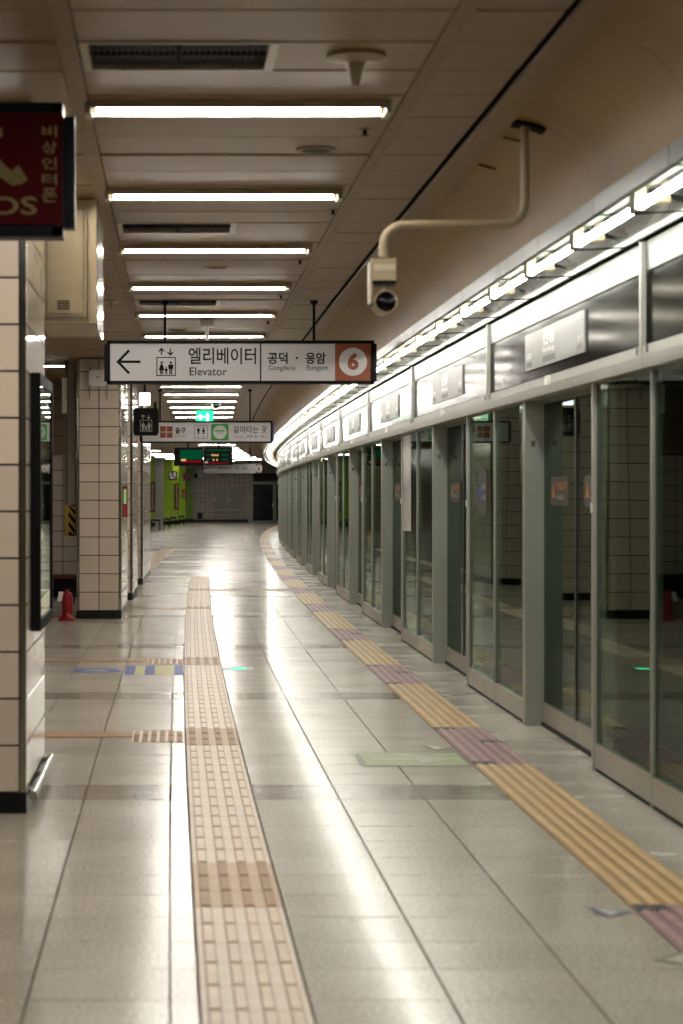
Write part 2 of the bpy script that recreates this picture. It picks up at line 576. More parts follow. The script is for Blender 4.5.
me_yel = tactile_mesh('tactile_tile', M_yel, M_yelbar, nbar=5)
me_pur = tactile_mesh('tactile_tile', M_pur, M_purbar, nbar=5)
me_pur_m = [tactile_mesh('tactile_tile', M_pur, M_purbar, nbar=5, marks=mk) for mk in (((-1, 1),), ((-1, -1), ), ((1, 0),))]
def dots_mesh():
    mb = MB().slab(-.148, .148, -.148, .148, -.012, .002, .001, 0)
    for i in range(6):
        cx = -.148 + .0493 * (i + .5)
        mb.slab(cx - .015, cx + .015, -.13, .13, .002, .006, .002, 1)
    return mb.mesh('tactile_tile', [M_cream, M_brownbar])
me_dots = dots_mesh()
me_plain = MB().slab(-.148, .148, -.13, .13, -.012, .003, .001).mesh('tactile_tile', M_brown)
strip = thing('tactile_strip', 'cream ribbed tactile guide strip down the middle of the platform', 'tactile paving')
BROWN_ROWS = [(7.49, 8.40), (12.43, 13.07), (18.15, 18.80), (26.6, 27.2), (31.7, 32.3)]
y = 5.09
while y < 36.6:
    yc = y + .15
    br = any(a - .02 < yc < c + .02 for a, c in BROWN_ROWS)
    (lx, ly, lz), r = along(yc, 0.2325)
    inst(me_brown if br else me_cream, 'tactile_tile', strip, (lx, ly, 0), r)
    y += 0.3
def cross_row(label, yc, cells):
    t = thing('tactile_branch', label, 'tactile paving', (0, 0, 0))
    for x, kind, dy in cells:
        (lx, ly, lz), r = along(yc + dy, x)
        inst(me_dots if kind == 'd' else me_plain, 'tactile_tile', t, (lx, ly, 0.001), r)
    return t
cross_row('tan tactile branch reaching the near pillar beside the cream strip', 12.75,
          [(-.075, 'd', .15), (-.075, 'd', -.15)] + [(-.375 - .3 * i, 'p', .1) for i in range(5)])
cross_row('tan tactile branch in front of the blue floor stickers', 18.45,
          [(-.075, 'd', .15), (-.075, 'd', -.15)] + [(-.375 - .3 * i, 'p', .1) for i in range(6)])
cross_row('tan tactile branch level with the tiled pillar carrying the router box', 26.9,
          [(-.075, 'd', .15), (-.075, 'd', -.15)] + [(-.375 - .3 * i, 'p', .1) for i in range(3)])
cross_row('tan tactile branch crossing from the cream strip to the yellow edge strip', 32.0,
          [(.54, 'd', .15), (.54, 'd', -.15)] + [(.84 + .3 * i, 'p', 0) for i in range(2)] + [(1.41, 'd', .15), (1.41, 'd', -.15), (1.12, 'd', 0)])
cross_row('tan tactile branch closing the far end of the cream strip', 37.15,
          [(.2325 - .3 * i, 'd', 0) for i in range(5)])
cross_row('thin tan tactile line crossing the whole platform beyond the signs', 55.6,
          [(-.5 + .3 * i, 'p', 0) for i in range(7)])
strip2 = thing('tactile_strip', 'short cream tactile strip running past the last tiled pillar', 'tactile paving')
y = 37.6
while y < 55.3:
    (lx, ly, lz), r = along(y + .15, -.79)
    inst(me_cream, 'tactile_tile', strip2, (lx, ly, 0.001), r)
    y += .3
DOOR0, PER = 11.22, 4.87
yel = thing('tactile_strip', 'yellow ribbed tactile warning strip along the platform screen doors', 'tactile paving')
yf = MB()
y = 3.03
while y < 100:
    yc = y + .15
    k = math.floor((yc - DOOR0 + .2) / PER)
    s0 = DOOR0 + .2 + k * PER
    pur = (s0 < yc < s0 + 1.8) if yc > 9.0 else (5.7 < yc < 7.6)
    (lx, ly, lz), r = along(yc, 1.7085)
    if y < 62:
        me = me_yel
        if pur:
            q = (yc - s0) if yc > 9 else (yc - 5.8)
            me = me_pur_m[1] if q < .3 else me_pur_m[0] if q > 1.5 else me_pur_m[2] if 0.9 < q < 1.2 else me_pur
        inst(me, 'tactile_tile', yel, (lx, ly, 0), r)
    else:
        yf.slab(1.56, 1.856, y, y + .297, -.012, .002, .001, 0)
        for i in range(5):
            cx = 1.56 + .0592 * (i + .5)
            yf.slab(cx - .014, cx + .014, y, y + .297, .002, .0065, .002, 1)
    y += 0.3
o = warp(yf).build('tactile_tile_run', [M_yel, M_yelbar], yel); o['kind'] = 'stuff'

# ------------------------------------------------------------------ stickers and the light set in the floor
def flat(name, pts, m, parent=None, z0=0.0, z1=0.0012):
    n = len(pts)
    area = sum(pts[i][0] * pts[(i + 1) % n][1] - pts[(i + 1) % n][0] * pts[i][1] for i in range(n))
    if area < 0:
        pts = pts[::-1]
    vs = [(x, y_, z1) for x, y_ in pts] + [(x, y_, z0) for x, y_ in pts]
    return MB().add(vs, [tuple(range(n))] + [(i, i + n, (i + 1) % n + n, (i + 1) % n) for i in range(n)]).build(name, m, parent)
def rect(x0, x1, y0, y1):
    return [(x0, y0), (x1, y0), (x1, y1), (x0, y1)]
t = thing('floor_sticker', 'round blue floor sticker with a pale mark in its middle', 'floor sticker', (-.62 + off(17.5), 17.5, 0))
flat('disc', [(.205 * math.cos(a * math.pi / 16), .205 * math.sin(a * math.pi / 16)) for a in range(32)], M_stkblue, t)
flat('arrow', [(-.09, -.05), (.03, -.05), (.03, -.11), (.12, .0), (.03, .11), (.03, .05), (-.09, .05)], M_stkpale, t, .001, .0018)
t = thing('floor_sticker', 'blue and straw striped rectangular floor sticker beside the cream strip', 'floor sticker', (off(17.55), 17.55, 0))
cx = [-.380, -.304, -.226, -.150, .003, .072]
for i in range(5):
    flat('stripe', rect(cx[i], cx[i + 1], -.45, .45), M_stkblue if i % 2 == 0 else M_stkyel, t)
t = thing('floor_light', 'small green exit light set flush in a grey floor plate', 'floor light', (off(17.7), 17.7, 0))
flat('plate', rect(.39, .64, -.17, .17), mat('floor_plate', (110, 106, 100), .35), t)
flat('lamp', rect(.45, .57, -.09, .09), M_floorlight, t, .001, .002)
t = thing('floor_sticker', 'worn pale green rectangular floor sticker touching the yellow strip', 'floor sticker', (0, 0, 0))
flat('border', rect(.985, 1.555, 11.36, 11.97), M_stkbrown, t)
flat('print', rect(1.012, 1.535, 11.40, 11.93), M_stkgreen, t, .001, .0018)
flat('arrow', [(1.06, 11.60), (1.30, 11.60), (1.30, 11.48), (1.48, 11.66), (1.30, 11.84), (1.30, 11.72), (1.06, 11.72)], M_stkpale, t, .0015, .0024)
def tri_sticker(label, x0, x1, y0, y1, m):
    t = thing('floor_sticker', label, 'floor sticker')
    ym = (y0 + y1) / 2
    flat('border', [(x0, y1), (x1, ym), (x0 + .04, y0)], m, t)
    flat('print', [(x0 + .028, y1 - .04), (x1 - .05, ym), (x0 + .052, y0 + .035)], M_stkpale, t, .001, .0018)
tri_sticker('small blue edged triangular floor sticker pointing at the yellow strip', 1.402, 1.55, 7.31, 7.52, mat('tri_blue', (92, 98, 128), .4))
tri_sticker('thin dark triangular floor sticker beside the worn green sticker', 1.40, 1.55, 12.05, 12.35, M_stkbrown)
t = thing('floor_sticker', 'dark edged pale sticker nearest the plum coloured tactile tiles', 'floor sticker')
flat('border', [(1.448, 6.65), (1.58, 6.80), (1.58, 6.52)], M_stkbrown, t)
flat('print', [(1.48, 6.65), (1.57, 6.75), (1.57, 6.57)], M_stkpale, t, .001, .0018)

# ================================================================== CEILING
HC = 2.9
b = MB()
for a, c in zip([YB] + ys[:-1], ys):
    b.add([(-6.0 + off(a), a, 2.935), (1.7 + off(a), a, 2.935), (1.7 + off(c), c, 2.935), (-6.0 + off(c), c, 2.935)], [(0, 3, 2, 1)])
ceil = struct(b.build('ceiling', M_void), 'beige metal plank ceiling')
PL = 0.4932
LANES = [(-1.60, -.382), (-.308, .885), (.952, 1.232)]
plank_me = {}
def plank(x0, x1, yc, single=True, extra=0.0):
    wd = x1 - x0
    g = random.choice((.005, .006, .0085)) if single else .006
    if single:
        key = (round(wd, 3), g)
        if key not in plank_me:
            mb = MB()
            h = PL / 2 - g
            c = .006
            mb.add([(-wd / 2, -h, 2.93), (wd / 2, -h, 2.93), (wd / 2, h, 2.93), (-wd / 2, h, 2.93),
                    (-wd / 2, -h, 2.9 + c), (wd / 2, -h, 2.9 + c), (wd / 2, h, 2.9 + c), (-wd / 2, h, 2.9 + c),
                    (-wd / 2, -h + c, 2.9), (wd / 2, -h + c, 2.9), (wd / 2, h - c, 2.9), (-wd / 2, h - c, 2.9)],
                   [(0, 1, 2, 3), (0, 4, 5, 1), (1, 5, 6, 2), (2, 6, 7, 3), (3, 7, 4, 0), (4, 8, 9, 5), (5, 9, 10, 6), (6, 10, 11, 7), (7, 11, 8, 4), (8, 11, 10, 9)])
            plank_me[key] = mb.mesh('ceiling_plank', M_plank)
        (lx, ly, lz), r = along(yc, (x0 + x1) / 2)
        o = inst(plank_me[key], 'ceiling_plank', ceil, (lx, ly, random.uniform(-.001, .003)), r)
        o.rotation_euler.x = random.uniform(-.004, .004)
    else:
        pf.box(x0, x1, yc - PL / 2 + g, yc + PL / 2 - g, 2.9, 2.93)
pf = MB()
VENTS = [7.39 + 4.932 * i for i in range(8)]
k0 = -26
for k in range(k0, 198):
    y0 = 7.39 + PL * k
    yc = y0 + PL / 2
    if yc > 104:
        break
    single = 6.3 < yc < 40
    vent = any(abs(y0 - v) < .1 for v in VENTS)
    for li, (x0, x1) in enumerate(LANES):
        if li == 1 and vent:
            plank(.345, .885, yc, single)
        else:
            plank(x0, x1, yc, single)
    pf.box(-5.9, -1.66, y0 + .0045, y0 + PL - .0045, 2.9, 2.93)
o = warp(pf).build('ceiling_plank_field', M_plank, ceil); o['kind'] = 'stuff'
# carrier rails between the lanes, with screw heads
def rail_mesh(wd, ln):
    mb = MB().box(-wd / 2, wd / 2, 0.003, ln - .003, 2.894, 2.93, 0)
    for i in range(5):
        mb.lathe([(.0001, 2.8925), (.006, 2.893), (.006, 2.896)], ((-1) ** i * wd * .22, .25 + i * .493, 0), 8, mi=1)
    return mb.mesh('ceiling_rail', [M_rail, M_void])
for wd, xc in ((.066, -.345), (.060, .9185), (.06, -1.63)):
    me = rail_mesh(wd, 2.466)
    y = 7.39 - 2.466 * 5
    while y < 100:
        (lx, ly, lz), r = along(y, xc)
        inst(me, 'ceiling_rail', ceil, (lx, ly, 0), r)
        y += 2.466
# border beam and the curved cove beside it
b = MB()
for a, c in zip([YB, 0, 5] + ys[:-1], [0, 5] + ys):
    for (xa, za, xb, zb) in ((1.254, 2.90, 1.254, 2.878), (1.254, 2.878, 1.362, 2.878), (1.362, 2.878, 1.362, 2.93)):
        b.add([(xa + off(a), a, za), (xb + off(a), a, zb), (xb + off(c), c, zb), (xa + off(c), c, za)], [(0, 3, 2, 1)])
trim1 = struct(b.build('trim_1', M_rail), 'flat beige metal border strip between ceiling planks and curved cove')
trim2 = struct(inst(None, 'trim_2'), 'brown curved metal cove above the light trough')
b = MB()
CL = 1.65
prof = [(1.355 + .325 * math.sin(i / 12 * math.pi / 2), 2.565 + .325 * math.cos(i / 12 * math.pi / 2)) for i in range(13)]
b.add([(x_, .003, z_) for x_, z_ in prof] + [(x_, CL - .003, z_) for x_, z_ in prof] + [(x_ + .008, .003, z_ + .015) for x_, z_ in prof],
      [(i, i + 13, i + 14, i + 1) for i in range(12)] + [(i, i + 1, i + 27, i + 26) for i in range(12)])
me = b.mesh('cove_panel', M_cove, True)
y = 7.16 - CL * 8
while y < 100:
    (lx, ly, lz), r = along(y)
    inst(me, 'cove_panel', trim2, (lx, ly, 0), r)
    y += CL
# ceiling void over cove
b = MB()
for a, c in zip([YB, 0] + ys[:-1], [0] + ys):
    b.add([(1.36 + off(a), a, 2.95), (2.6 + off(a), a, 2.95), (2.6 + off(c), c, 2.95), (1.36 + off(c), c, 2.95)], [(0, 3, 2, 1)])
struct(b.build('trim_3', M_void), 'dark void above the cove')

# ------------------------------------------------------------------ ceiling lamps
def make_lamp(parts_only=False):
    hx = .582
    body = MB()
    body.box(-hx, hx, -.07, .08, .042, .047)
    body.box(-hx, hx, -.074, -.070, .020, .047)
    lip = MB().add([(-hx, .070, .014), (hx, .070, .014), (hx, .082, .042), (-hx, .082, .042), (-hx, .086, .042), (hx, .086, .042), (hx, .074, .012), (-hx, .074, .012)],
                   [(0, 1, 2, 3), (4, 5, 6, 7), (0, 7, 6, 1), (3, 2, 5, 4)])
    sock = MB().box(-.012, .012, -.07, .08, .0, .046)
    sock.box(-.008, .03, -.014, .014, .010, .040)
    tube = MB().tube([(-.555, 0, .025), (.555, 0, .025)], .013, 12)
    return body.mesh('housing', M_beige), lip.mesh('lip', M_refl), sock.mesh('socket', M_beige), tube.mesh('tube', M_tubec, True)
LM = make_lamp()
def lamp(x, y, label, group):
    (lx, ly, lz), r = along(y, x)
    t = thing('ceiling_lamp', label, 'ceiling lamp', (lx, ly, 2.852), r, group)
    inst(LM[0], 'housing', t)
    inst(LM[1], 'lip', t)
    inst(LM[2], 'socket', t, (-.575, 0, 0))
    inst(LM[2], 'socket', t, (.575, 0, 0), math.pi)
    inst(LM[3], 'tube', t)
ORD = ['first', 'second', 'third', 'fourth', 'fifth', 'sixth', 'seventh', 'eighth', 'ninth']
for i in range(-3, 23):
    if 0 <= i < 9:
        lamp(.262, 8.56 + 2.466 * i, ORD[i] + ' bare tube lamp of the middle ceiling lane past the cone antenna', 'ceiling lamps in a row down the platform')
    elif i < 0:
        lamp(.262, 8.56 + 2.466 * i, 'bare tube lamp of the middle ceiling lane before the cone antenna', 'ceiling lamps before the antenna')
    else:
        lamp(.262, 8.56 + 2.466 * i, 'bare tube lamp of the middle ceiling lane around the transfer sign', 'ceiling lamps far down the platform')
for i in range(24, 38, 2):
    lamp(.262, 8.56 + 2.466 * i, 'bare tube lamp of the middle ceiling lane near the far wall', 'ceiling lamps towards the far wall')
for i in (0, 1, 2, 3):
    lamp(-1.12, 8.56 + 2.466 * i, ORD[i] + ' bare tube lamp of the side lane, past the red hanging sign', 'ceiling lamps of the side lane')
lamp(-1.86, 25.75, 'bare fluorescent tube lamp in the bay behind the near pillar', None)
for yq in (95.0, 98.5, 102.0):  # extra fill lamps, added only to brighten the dark end wall
    lamp(-1.2, yq, 'added fill lamp brightening the tiled end wall', 'added fill lamps before the end wall')
for i in (24, 28, 31, 33, 35, 37):
    lamp(-2.6, 8.56 + 2.466 * i, 'fluorescent tube lamp lighting the lime green wall bay', 'ceiling lamps of the far bay')

# ------------------------------------------------------------------ vents, speakers, antennas
for i, v in enumerate(VENTS):
    (lx, ly, lz), r = along(v + PL / 2, .03)
    t = thing('air_vent', ('black slotted air vent grille beside the cone antenna' if i == 0 else 'black slotted air vent grille between the second and third tube lamps' if i == 1 else 'black slotted air vent grille far down the plank ceiling'), 'air vent', (lx, ly, 2.9), r, None if i < 2 else 'air vents far down the ceiling')
    MB().box(-.33, .33, -.235, .235, .025, .03).build('duct', M_black, t)
    fr = MB()
    fr.box(-.335, .335, -.243, -.225, -.002, .02).box(-.335, .335, .225, .243, -.002, .02).box(-.335, -.305, -.225, .225, -.002, .02).box(.305, .335, -.225, .225, -.002, .02)
    fr.build('frame', M_beige, t)
    if i == 0:
        slat = MB().box(-.002, .002, -.225, .225, .008, .024).mesh('slat', M_black)
        bar = MB().box(-.006, .006, -.225, .225, .0, .02).mesh('bar', M_void)
        cross = MB().box(-.305, .305, -.003, .003, .004, .02).mesh('cross_bar', M_black)
    for k in range(30 if i < 2 else 12):
        n = 30 if i < 2 else 12
        inst(slat, 'slat', t, (-.295 + .59 * k / (n - 1), 0, 0))
    inst(bar, 'bar', t)
    for q in (0,):
        inst(cross, 'cross_bar', t, (0, q, 0))
for (px, py, lb) in ((316, 149.5, 'between the first two tube lamps'), (217, 267, 'between the third and fourth tube lamps'), (178, 330, 'above the lift sign')):
    Y = FPX * 1.5 / (PY - py)
    x = (px - PX) * Y / FPX
    t = thing('ceiling_speaker', 'round dark ceiling speaker recessed in a plank ' + lb, 'speaker', (x, Y, 2.9), 0, 'round ceiling speakers')
    MB().lathe([(.062, .006), (.066, -.006), (.088, -.004), (.09, .002)], n=24).build('rim', M_rail, t, smooth=True)
    MB().lathe([(.0001, -.003), (.045, -.003), (.062, -.001)], n=24).build('grille', M_black, t)
def antenna(label, x, Y, s=1.0):
    t = thing('ceiling_antenna', label, 'antenna', (x, Y, 2.9))
    MB().lathe([(.0001, .0), (.1 * s, -.0), (.104 * s, -.012 * s), (.05 * s, -.024 * s), (.034 * s, -.03 * s)], n=24).build('base', M_beige, t, smooth=True)
    MB().lathe([(.036 * s, -.028 * s), (.026 * s, -.06 * s), (.017 * s, -.10 * s), (.012 * s, -.108 * s), (.0001, -.109 * s)], n=16).build('cone', M_beige, t, smooth=True)
antenna('beige cone shaped antenna beside the near air vent', (356 - PX) * 7.6 / FPX, 7.6)
antenna('small white cone antenna above the beige cabinet side', (112 - PX) * 17.3 / FPX, 17.3, .6)
for (px, py) in ((365, 129), (333, 209.5), (300, 260), (281, 295), (268, 321)):
    Y = FPX * 1.5 / (PY - py)
    t = thing('sprinkler', 'small brass ceiling sprinkler head near a lamp end', 'sprinkler', ((px - PX) * Y / FPX, Y, 2.9), 0, 'ceiling sprinkler heads')
    MB().lathe([(.001, -.002), (.026, -.003), (.03, 0)], n=16).build('rose', M_rail, t)
    MB().lathe([(.008, -.002), (.007, -.022), (.017, -.026), (.001, -.028)], n=12).build('head', M_void, t)

# ================================================================== LIGHT TROUGH over the screen doors
TR_M = 1.33
tm = dict(
    fascia=MB().box(1.674, 1.686, .002, TR_M - .012, 2.497, 2.568).box(1.684, 1.690, .002, TR_M - .012, 2.56, 2.62).box(1.688, 1.70, .002, TR_M - .012, 2.497, 2.503).mesh('fascia', mat('fascia_grey', (104, 108, 104), .3, .7)),  # second box: unseen inner plate added to keep tube light off the cove
    back=MB().box(1.688, 2.085, .002, TR_M - .012, 2.612, 2.62).mesh('back_plate', M_alu),
    wing=MB().add([(1.90, .06, 2.60), (2.075, .06, 2.545), (2.075, TR_M - .06, 2.545), (1.90, TR_M - .06, 2.60)], [(0, 1, 2, 3)]).mesh('reflector', M_silver),
    wing2=MB().add([(1.80, .06, 2.60), (1.70, .06, 2.535), (1.70, TR_M - .06, 2.535), (1.80, TR_M - .06, 2.60)], [(0, 1, 2, 3)]).mesh('reflector', mat('dark_reflector', (60, 64, 70), .3, .8)),
    edge=MB().box(2.070, 2.084, .002, TR_M - .012, 2.522, 2.62).mesh('edge_strip', M_steel),
    sock=MB().box(1.828, 1.872, -.02, .02, 2.515, 2.61).box(1.872, 1.97, -.02, .02, 2.545, 2.575).mesh('socket', M_beige),
    wire=MB().tube([(1.678, 0, 2.500), (2.09, 0, 2.518)], .004, 6).mesh('cross_wire', M_black),
    tube=MB().tube([(1.85, .07, 2.53), (1.85, TR_M - .07, 2.53)], .0165, 12).mesh('tube', M_tubet, True))
y = 10.0 - TR_M * 12 + .12
while y < 99:
    (lx, ly, lz), r = along(y)
    t = thing('trough_light', 'fluorescent tube fitting of the continuous light trough above the screen doors', 'trough light', (lx, ly, 0), r, 'tube fittings of the light trough')
    for nm in ('fascia', 'back', 'wing', 'wing2', 'edge', 'wire', 'tube'):
        inst(tm[nm], tm[nm].name.split('.')[0], t)
    inst(tm['sock'], 'socket', t, (0, .03, 0))
    inst(tm['sock'], 'socket', t, (0, TR_M - .04, 0))
    y += TR_M

# ================================================================== PLATFORM SCREEN DOORS
XF, XD, XH, HB = 2.13, 2.235, 2.105, 1.954
def warning_sticker(parent, x, yc, z):
    """grey rounded sticker with orange triangle, orange strokes and white words, looking to -X"""
    def fl(pts, m, name, d):
        n = len(pts)
        area = sum(pts[i][0] * pts[(i + 1) % n][1] - pts[(i + 1) % n][0] * pts[i][1] for i in range(n))
        if area > 0:
            pts = pts[::-1]
        return MB().add([(x - d, p[0], p[1]) for p in pts] + [(x, p[0], p[1]) for p in pts], [tuple(range(n))] + [(i, i + n, (i + 1) % n + n, (i + 1) % n) for i in range(n)]).build(name, m, parent)
    def rr(y0, y1, z0, z1, r):
        pts = []
        for cx, cz, a0 in ((y1 - r, z1 - r, 0), (y0 + r, z1 - r, 90), (y0 + r, z0 + r, 180), (y1 - r, z0 + r, 270)):
            for k in range(5):
                a = math.radians(a0 + k * 22.5)
                pts.append((cx + r * math.cos(a), cz + r * math.sin(a)))
        return pts
    s = fl(rr(yc - .30, yc + .30, z - .085, z + .085, .05), M_stkgrey, 'sticker', .001)
    fl([(yc + .25, z - .035), (yc + .15, z - .035), (yc + .20, z + .05)], M_stkorange, 'sticker_mark', .002)
    text_fit('기대지', yc + .11, yc - .24, z + .0, z + .055, x - .0022, M_stkorange, parent, .015, 'sticker_lettering', 'x')
    text_fit('마세요', yc + .09, yc - .15, z - .05, z - .018, x - .0022, M_stkpale, parent, .01, 'sticker_lettering', 'x')
def pane(name, parent, x, y0, y1, z0, z1, m):
    return MB().box(x, x + .012, y0, y1, z0, z1).build(name, m, parent)
def fixed_screen(y0, y1, ym, label, group, k):
    (lx, ly, lz), r = chord(y0, y1)
    t = thing('fixed_screen', label, 'glass screen', (lx, ly, 0), r, group)
    L, m = y1 - y0, ym - y0
    post = MB().box(XF, XD + .03, 0, .10, 0.0, HB)
    post.build('end_post', M_alu, t)
    MB().box(XF - .004, XF + .05, L - .034, L, .0, HB).build('end_stile', M_alu_w, t)
    MB().box(XF + .002, XF + .05, m - .018, m + .018, .0, HB).build('middle_stile', M_alu, t)
    MB().box(XF + .01, XF + .04, .10, L - .034, HB - .012, HB).build('head_rail', M_alu, t)
    for a, c in ((.10, m - .018), (m + .018, L - .034)):
        MB().box(XF + .004, XF + .04, a, c, .022, .14).build('kick_plate', M_kick, t)
        pane('pane', t, XF + .016, a, c, .14, HB - .012, M_glass)
        MB().box(XF + .012, XF + .04, a, c, .0, .022).build('threshold', M_black, t)  # black strip stands in for the shadow in the gap under the kick plate
    MB().box(XF + .035, XF + .06, -.002, 0, 1.68, 1.715).build('sensor_window', mat('sensor_brown', (96, 84, 66), .3), t)
    MB().box(XF - .012, XF - .004, L - .03, L - .015, 1.30, 1.35).build('latch', M_white, t)
    return t, L, m
def blue_sticker(t, yc, z):
    x = XF + .016
    pts = []
    r_, y0, y1, z0, z1 = .07, yc - .21, yc + .21, z - .16, z + .16
    for cx, cz, a0 in ((y1 - r_, z1 - r_, 0), (y0 + r_, z1 - r_, 90), (y0 + r_, z0 + r_, 180), (y1 - r_, z0 + r_, 270)):
        for k in range(5):
            a = math.radians(a0 + k * 22.5)
            pts.append((cx + r_ * math.cos(a), cz + r_ * math.sin(a)))
    pts = pts[::-1]
    MB().add([(x - .001, p[0], p[1]) for p in pts] + [(x, p[0], p[1]) for p in pts], [tuple(range(20))]).build('sticker', M_stkgrey, t)
    MB().box(x - .002, x - .001, yc + .05, yc + .17, z - .05, z + .06).build('sticker_mark', M_stkblue, t)
    text_fit('휠체어', yc + .03, yc - .17, z + .02, z + .065, x - .002, M_stkpale, t, .01, 'sticker_lettering', 'x')
    text_fit('승차위치', yc + .03, yc - .17, z - .05, z - .01, x - .002, M_stkpale, t, .01, 'sticker_lettering', 'x')
def sliding_leaf(y0, y1, far, label, group):
    (lx, ly, lz), r = chord(y0, y1)
    t = thing('sliding_door', label, 'sliding door', (lx, ly, 0), r, group)
    L = y1 - y0 - .006
    MB().box(XD, XD + .03, 0, L, .024, .14).build('kick_plate', M_kick, t)
    pane('pane', t, XD + .008, .0, L, .14, HB - .02, M_doorglass)
    a = 0 if far else L - .02
    MB().box(XD + .002, XD + .028, a, a + .02, .14, HB - .02).build('meeting_stile', mat('dark_seal', (52, 58, 52), .4), t)
    MB().box(XD, XD + .03, 0, L, HB - .02, HB - .002).build('top_rail', M_alu, t)
    warning_sticker(t, XD + .008, L * .5, 1.41)
    return t
doors = [(5.55, 7.7)] + [(DOOR0 + PER * k, DOOR0 + 2.16 + PER * k) for k in range(0, 15)]
for i, (a, c) in enumerate(doors):
    ym = (a + c) / 2
    where = ('before the wheelchair sticker screen' if i == 1 else 'between the wheelchair sticker and map poster screens' if i == 2 else ORD[i - 3] + ' pair past the map poster' if 3 <= i < 9 else 'outside the view' if i == 0 else 'far round the bend')
    for far in (0, 1):
        sliding_leaf(ym if far else a + .002, c - .002 if far else ym, far, 'recessed glass sliding door leaf by the ' + ('broad post, ' if far else 'slim stile, ') + where, 'sliding door leaves along the platform')
    MB_t = MB().box(XD - .01, XD + .06, 0, c - a, 0, .022)
    (lx, ly, lz), r = chord(a, c)
    tag(MB_t.build('door_threshold', M_black, None, (lx, ly, 0.0), r), 'black floor channel under the sliding doors, ' + where, 'threshold', 'door floor channels')
fix = [(2.6, 5.55, 4.1)] + [(doors[i][1], doors[i + 1][0], (doors[i][1] + doors[i + 1][0]) / 2) for i in range(len(doors) - 1)]
fix[1] = (7.7, DOOR0, 9.85)
for i, (a, c, m) in enumerate(fix):
    lab = 'fixed double glass screen, ' + (ORD[i - 4] + ' one past the map poster' if 4 <= i < 10 else 'far round the bend' if i > 3 else 'opposite the near pillar' if i == 1 else 'before the near pillar')
    grp = 'fixed glass screens along the platform'
    if i == 3:
        lab, grp = 'fixed double glass screen with a tall white network map poster', None
    if i == 2:
        lab, grp = 'fixed double glass screen with a grey and blue wheelchair space sticker', None
    t, L, mm = fixed_screen(a, c, m, lab, grp, i)
    if i == 3:
        x = XF + .014
        y0, y1 = mm + .62, L - .07
        p = MB().box(x - .004, x, y0, y1, 1.05, 1.93).build('map_poster', M_map, t)
        rr_ = random.Random(3)
        ln = MB()
        for q in range(26):
            ya, za = rr_.uniform(y0 + .05, y1 - .05), rr_.uniform(1.12, 1.86)
            for seg in range(4):
                yb_ = min(max(ya + rr_.uniform(-.12, .12), y0 + .03), y1 - .03)
                zb_ = min(max(za + rr_.uniform(-.12, .12), 1.08), 1.9)
                d = Vector((yb_ - ya, zb_ - za))
                if d.length < .01:
                    continue
                nn = Vector((-d.y, d.x)).normalized() * .0035
                ln.add([(x - .005, ya + nn.x, za + nn.y), (x - .005, yb_ + nn.x, zb_ + nn.y), (x - .005, yb_ - nn.x, zb_ - nn.y), (x - .005, ya - nn.x, za - nn.y)], [(0, 1, 2, 3)])
                ya, za = yb_, zb_
        ln.build('map_print', M_mapline, p)
    if i == 2:
        blue_sticker(t, mm + .65, 1.40)
# headers: from stile to stile
hy = [2.0, 4.1] + [f[2] for f in fix[1:]]
for i, (a, c) in enumerate(zip(hy[:-1], hy[1:])):
    (lx, ly, lz), r = chord(a, c)
    L = c - a - .018
    t = thing('door_header', 'steel door header with name plate, ' + ('above the doors before the wheelchair sticker' if i == 2 else 'above the doors before the map poster' if i == 3 else ORD[i - 4] + ' one past the map poster' if 4 <= i < 10 else 'far round the bend' if i > 3 else 'opposite the near pillar' if i == 1 else 'before the near pillar'), 'door header', (lx, ly, 0), r, 'headers above the screen doors')
    MB().box(XH + .02, 2.40, 0, L, HB + .001, 2.515).build('casing', M_alu, t)
    lr = MB().box(XH - .012, XH + .02, .002, L - .002, HB, 2.052)
    for k in range(4):
        lr.box(XH - .016, XH - .012, .002, L - .002, HB + .012 + k * .012, HB + .018 + k * .012)
    lr.build('lower_rail', M_alu_w, t)
    MB().box(XH + .008, XH + .02, .002, L - .002, 2.064, 2.376).build('panel', M_hpanel, t)
    MB().box(XH + .004, XH + .02, .002, L - .002, 2.384, 2.515).build('upper_band', mat('header_band', (92, 92, 87), .4, .3), t)
    MB().box(XH - .018, XH + .006, .002, .036, 2.02, 2.515).build('mullion', M_alu_w, t)
    for q in (.10, L - .10):
        MB().box(XH - .022, XH - .012, q - .008, q + .008, 2.018, 2.05).build('bracket', M_steel, t)
    dc = [(d[0] + d[1]) / 2 for d in doors if a < (d[0] + d[1]) / 2 < c]
    if dc:
        q = dc[0] - a
        MB().box(XH - .035, XH - .012, q - .035, q + .035, 2.0, 2.05).build('sensor', M_white, t)
        plate = MB().box(XH - .002, XH + .008, q - 1.0, q + .92, 2.12, 2.335).build('name_plate', mat('name_plate', (148, 148, 144), .42, .15), t)
        xs = XH - .003
        PT = mat('name_plate_print', (236, 234, 230), .5)
        text_fit('신당', q + .28, q - .12, 2.235, 2.315, xs, PT, plate, .02, 'lettering', 'x')
        text_fit('Sindang', q + .28, q - .10, 2.185, 2.222, xs, PT, plate, .01, 'lettering', 'x')
        MB().box(xs, XH - .0015, q - .12, q + .28, 2.137, 2.172).build('strip', mat('name_plate_grey', (104, 104, 100), .5), plate)
        text_fit('동묘앞', q + .86, q + .68, 2.185, 2.22, xs, PT, plate, .01, 'lettering', 'x')
        text_fit('청구', q - .80, q - .95, 2.185, 2.22, xs, PT, plate, .01, 'lettering', 'x')
        for qq in (q + .77, q - .875):
            MB().box(xs, XH - .0015, qq - .09, qq + .09, 2.137, 2.168).build('strip', mat('name_plate_grey', (104, 104, 100), .5), plate)
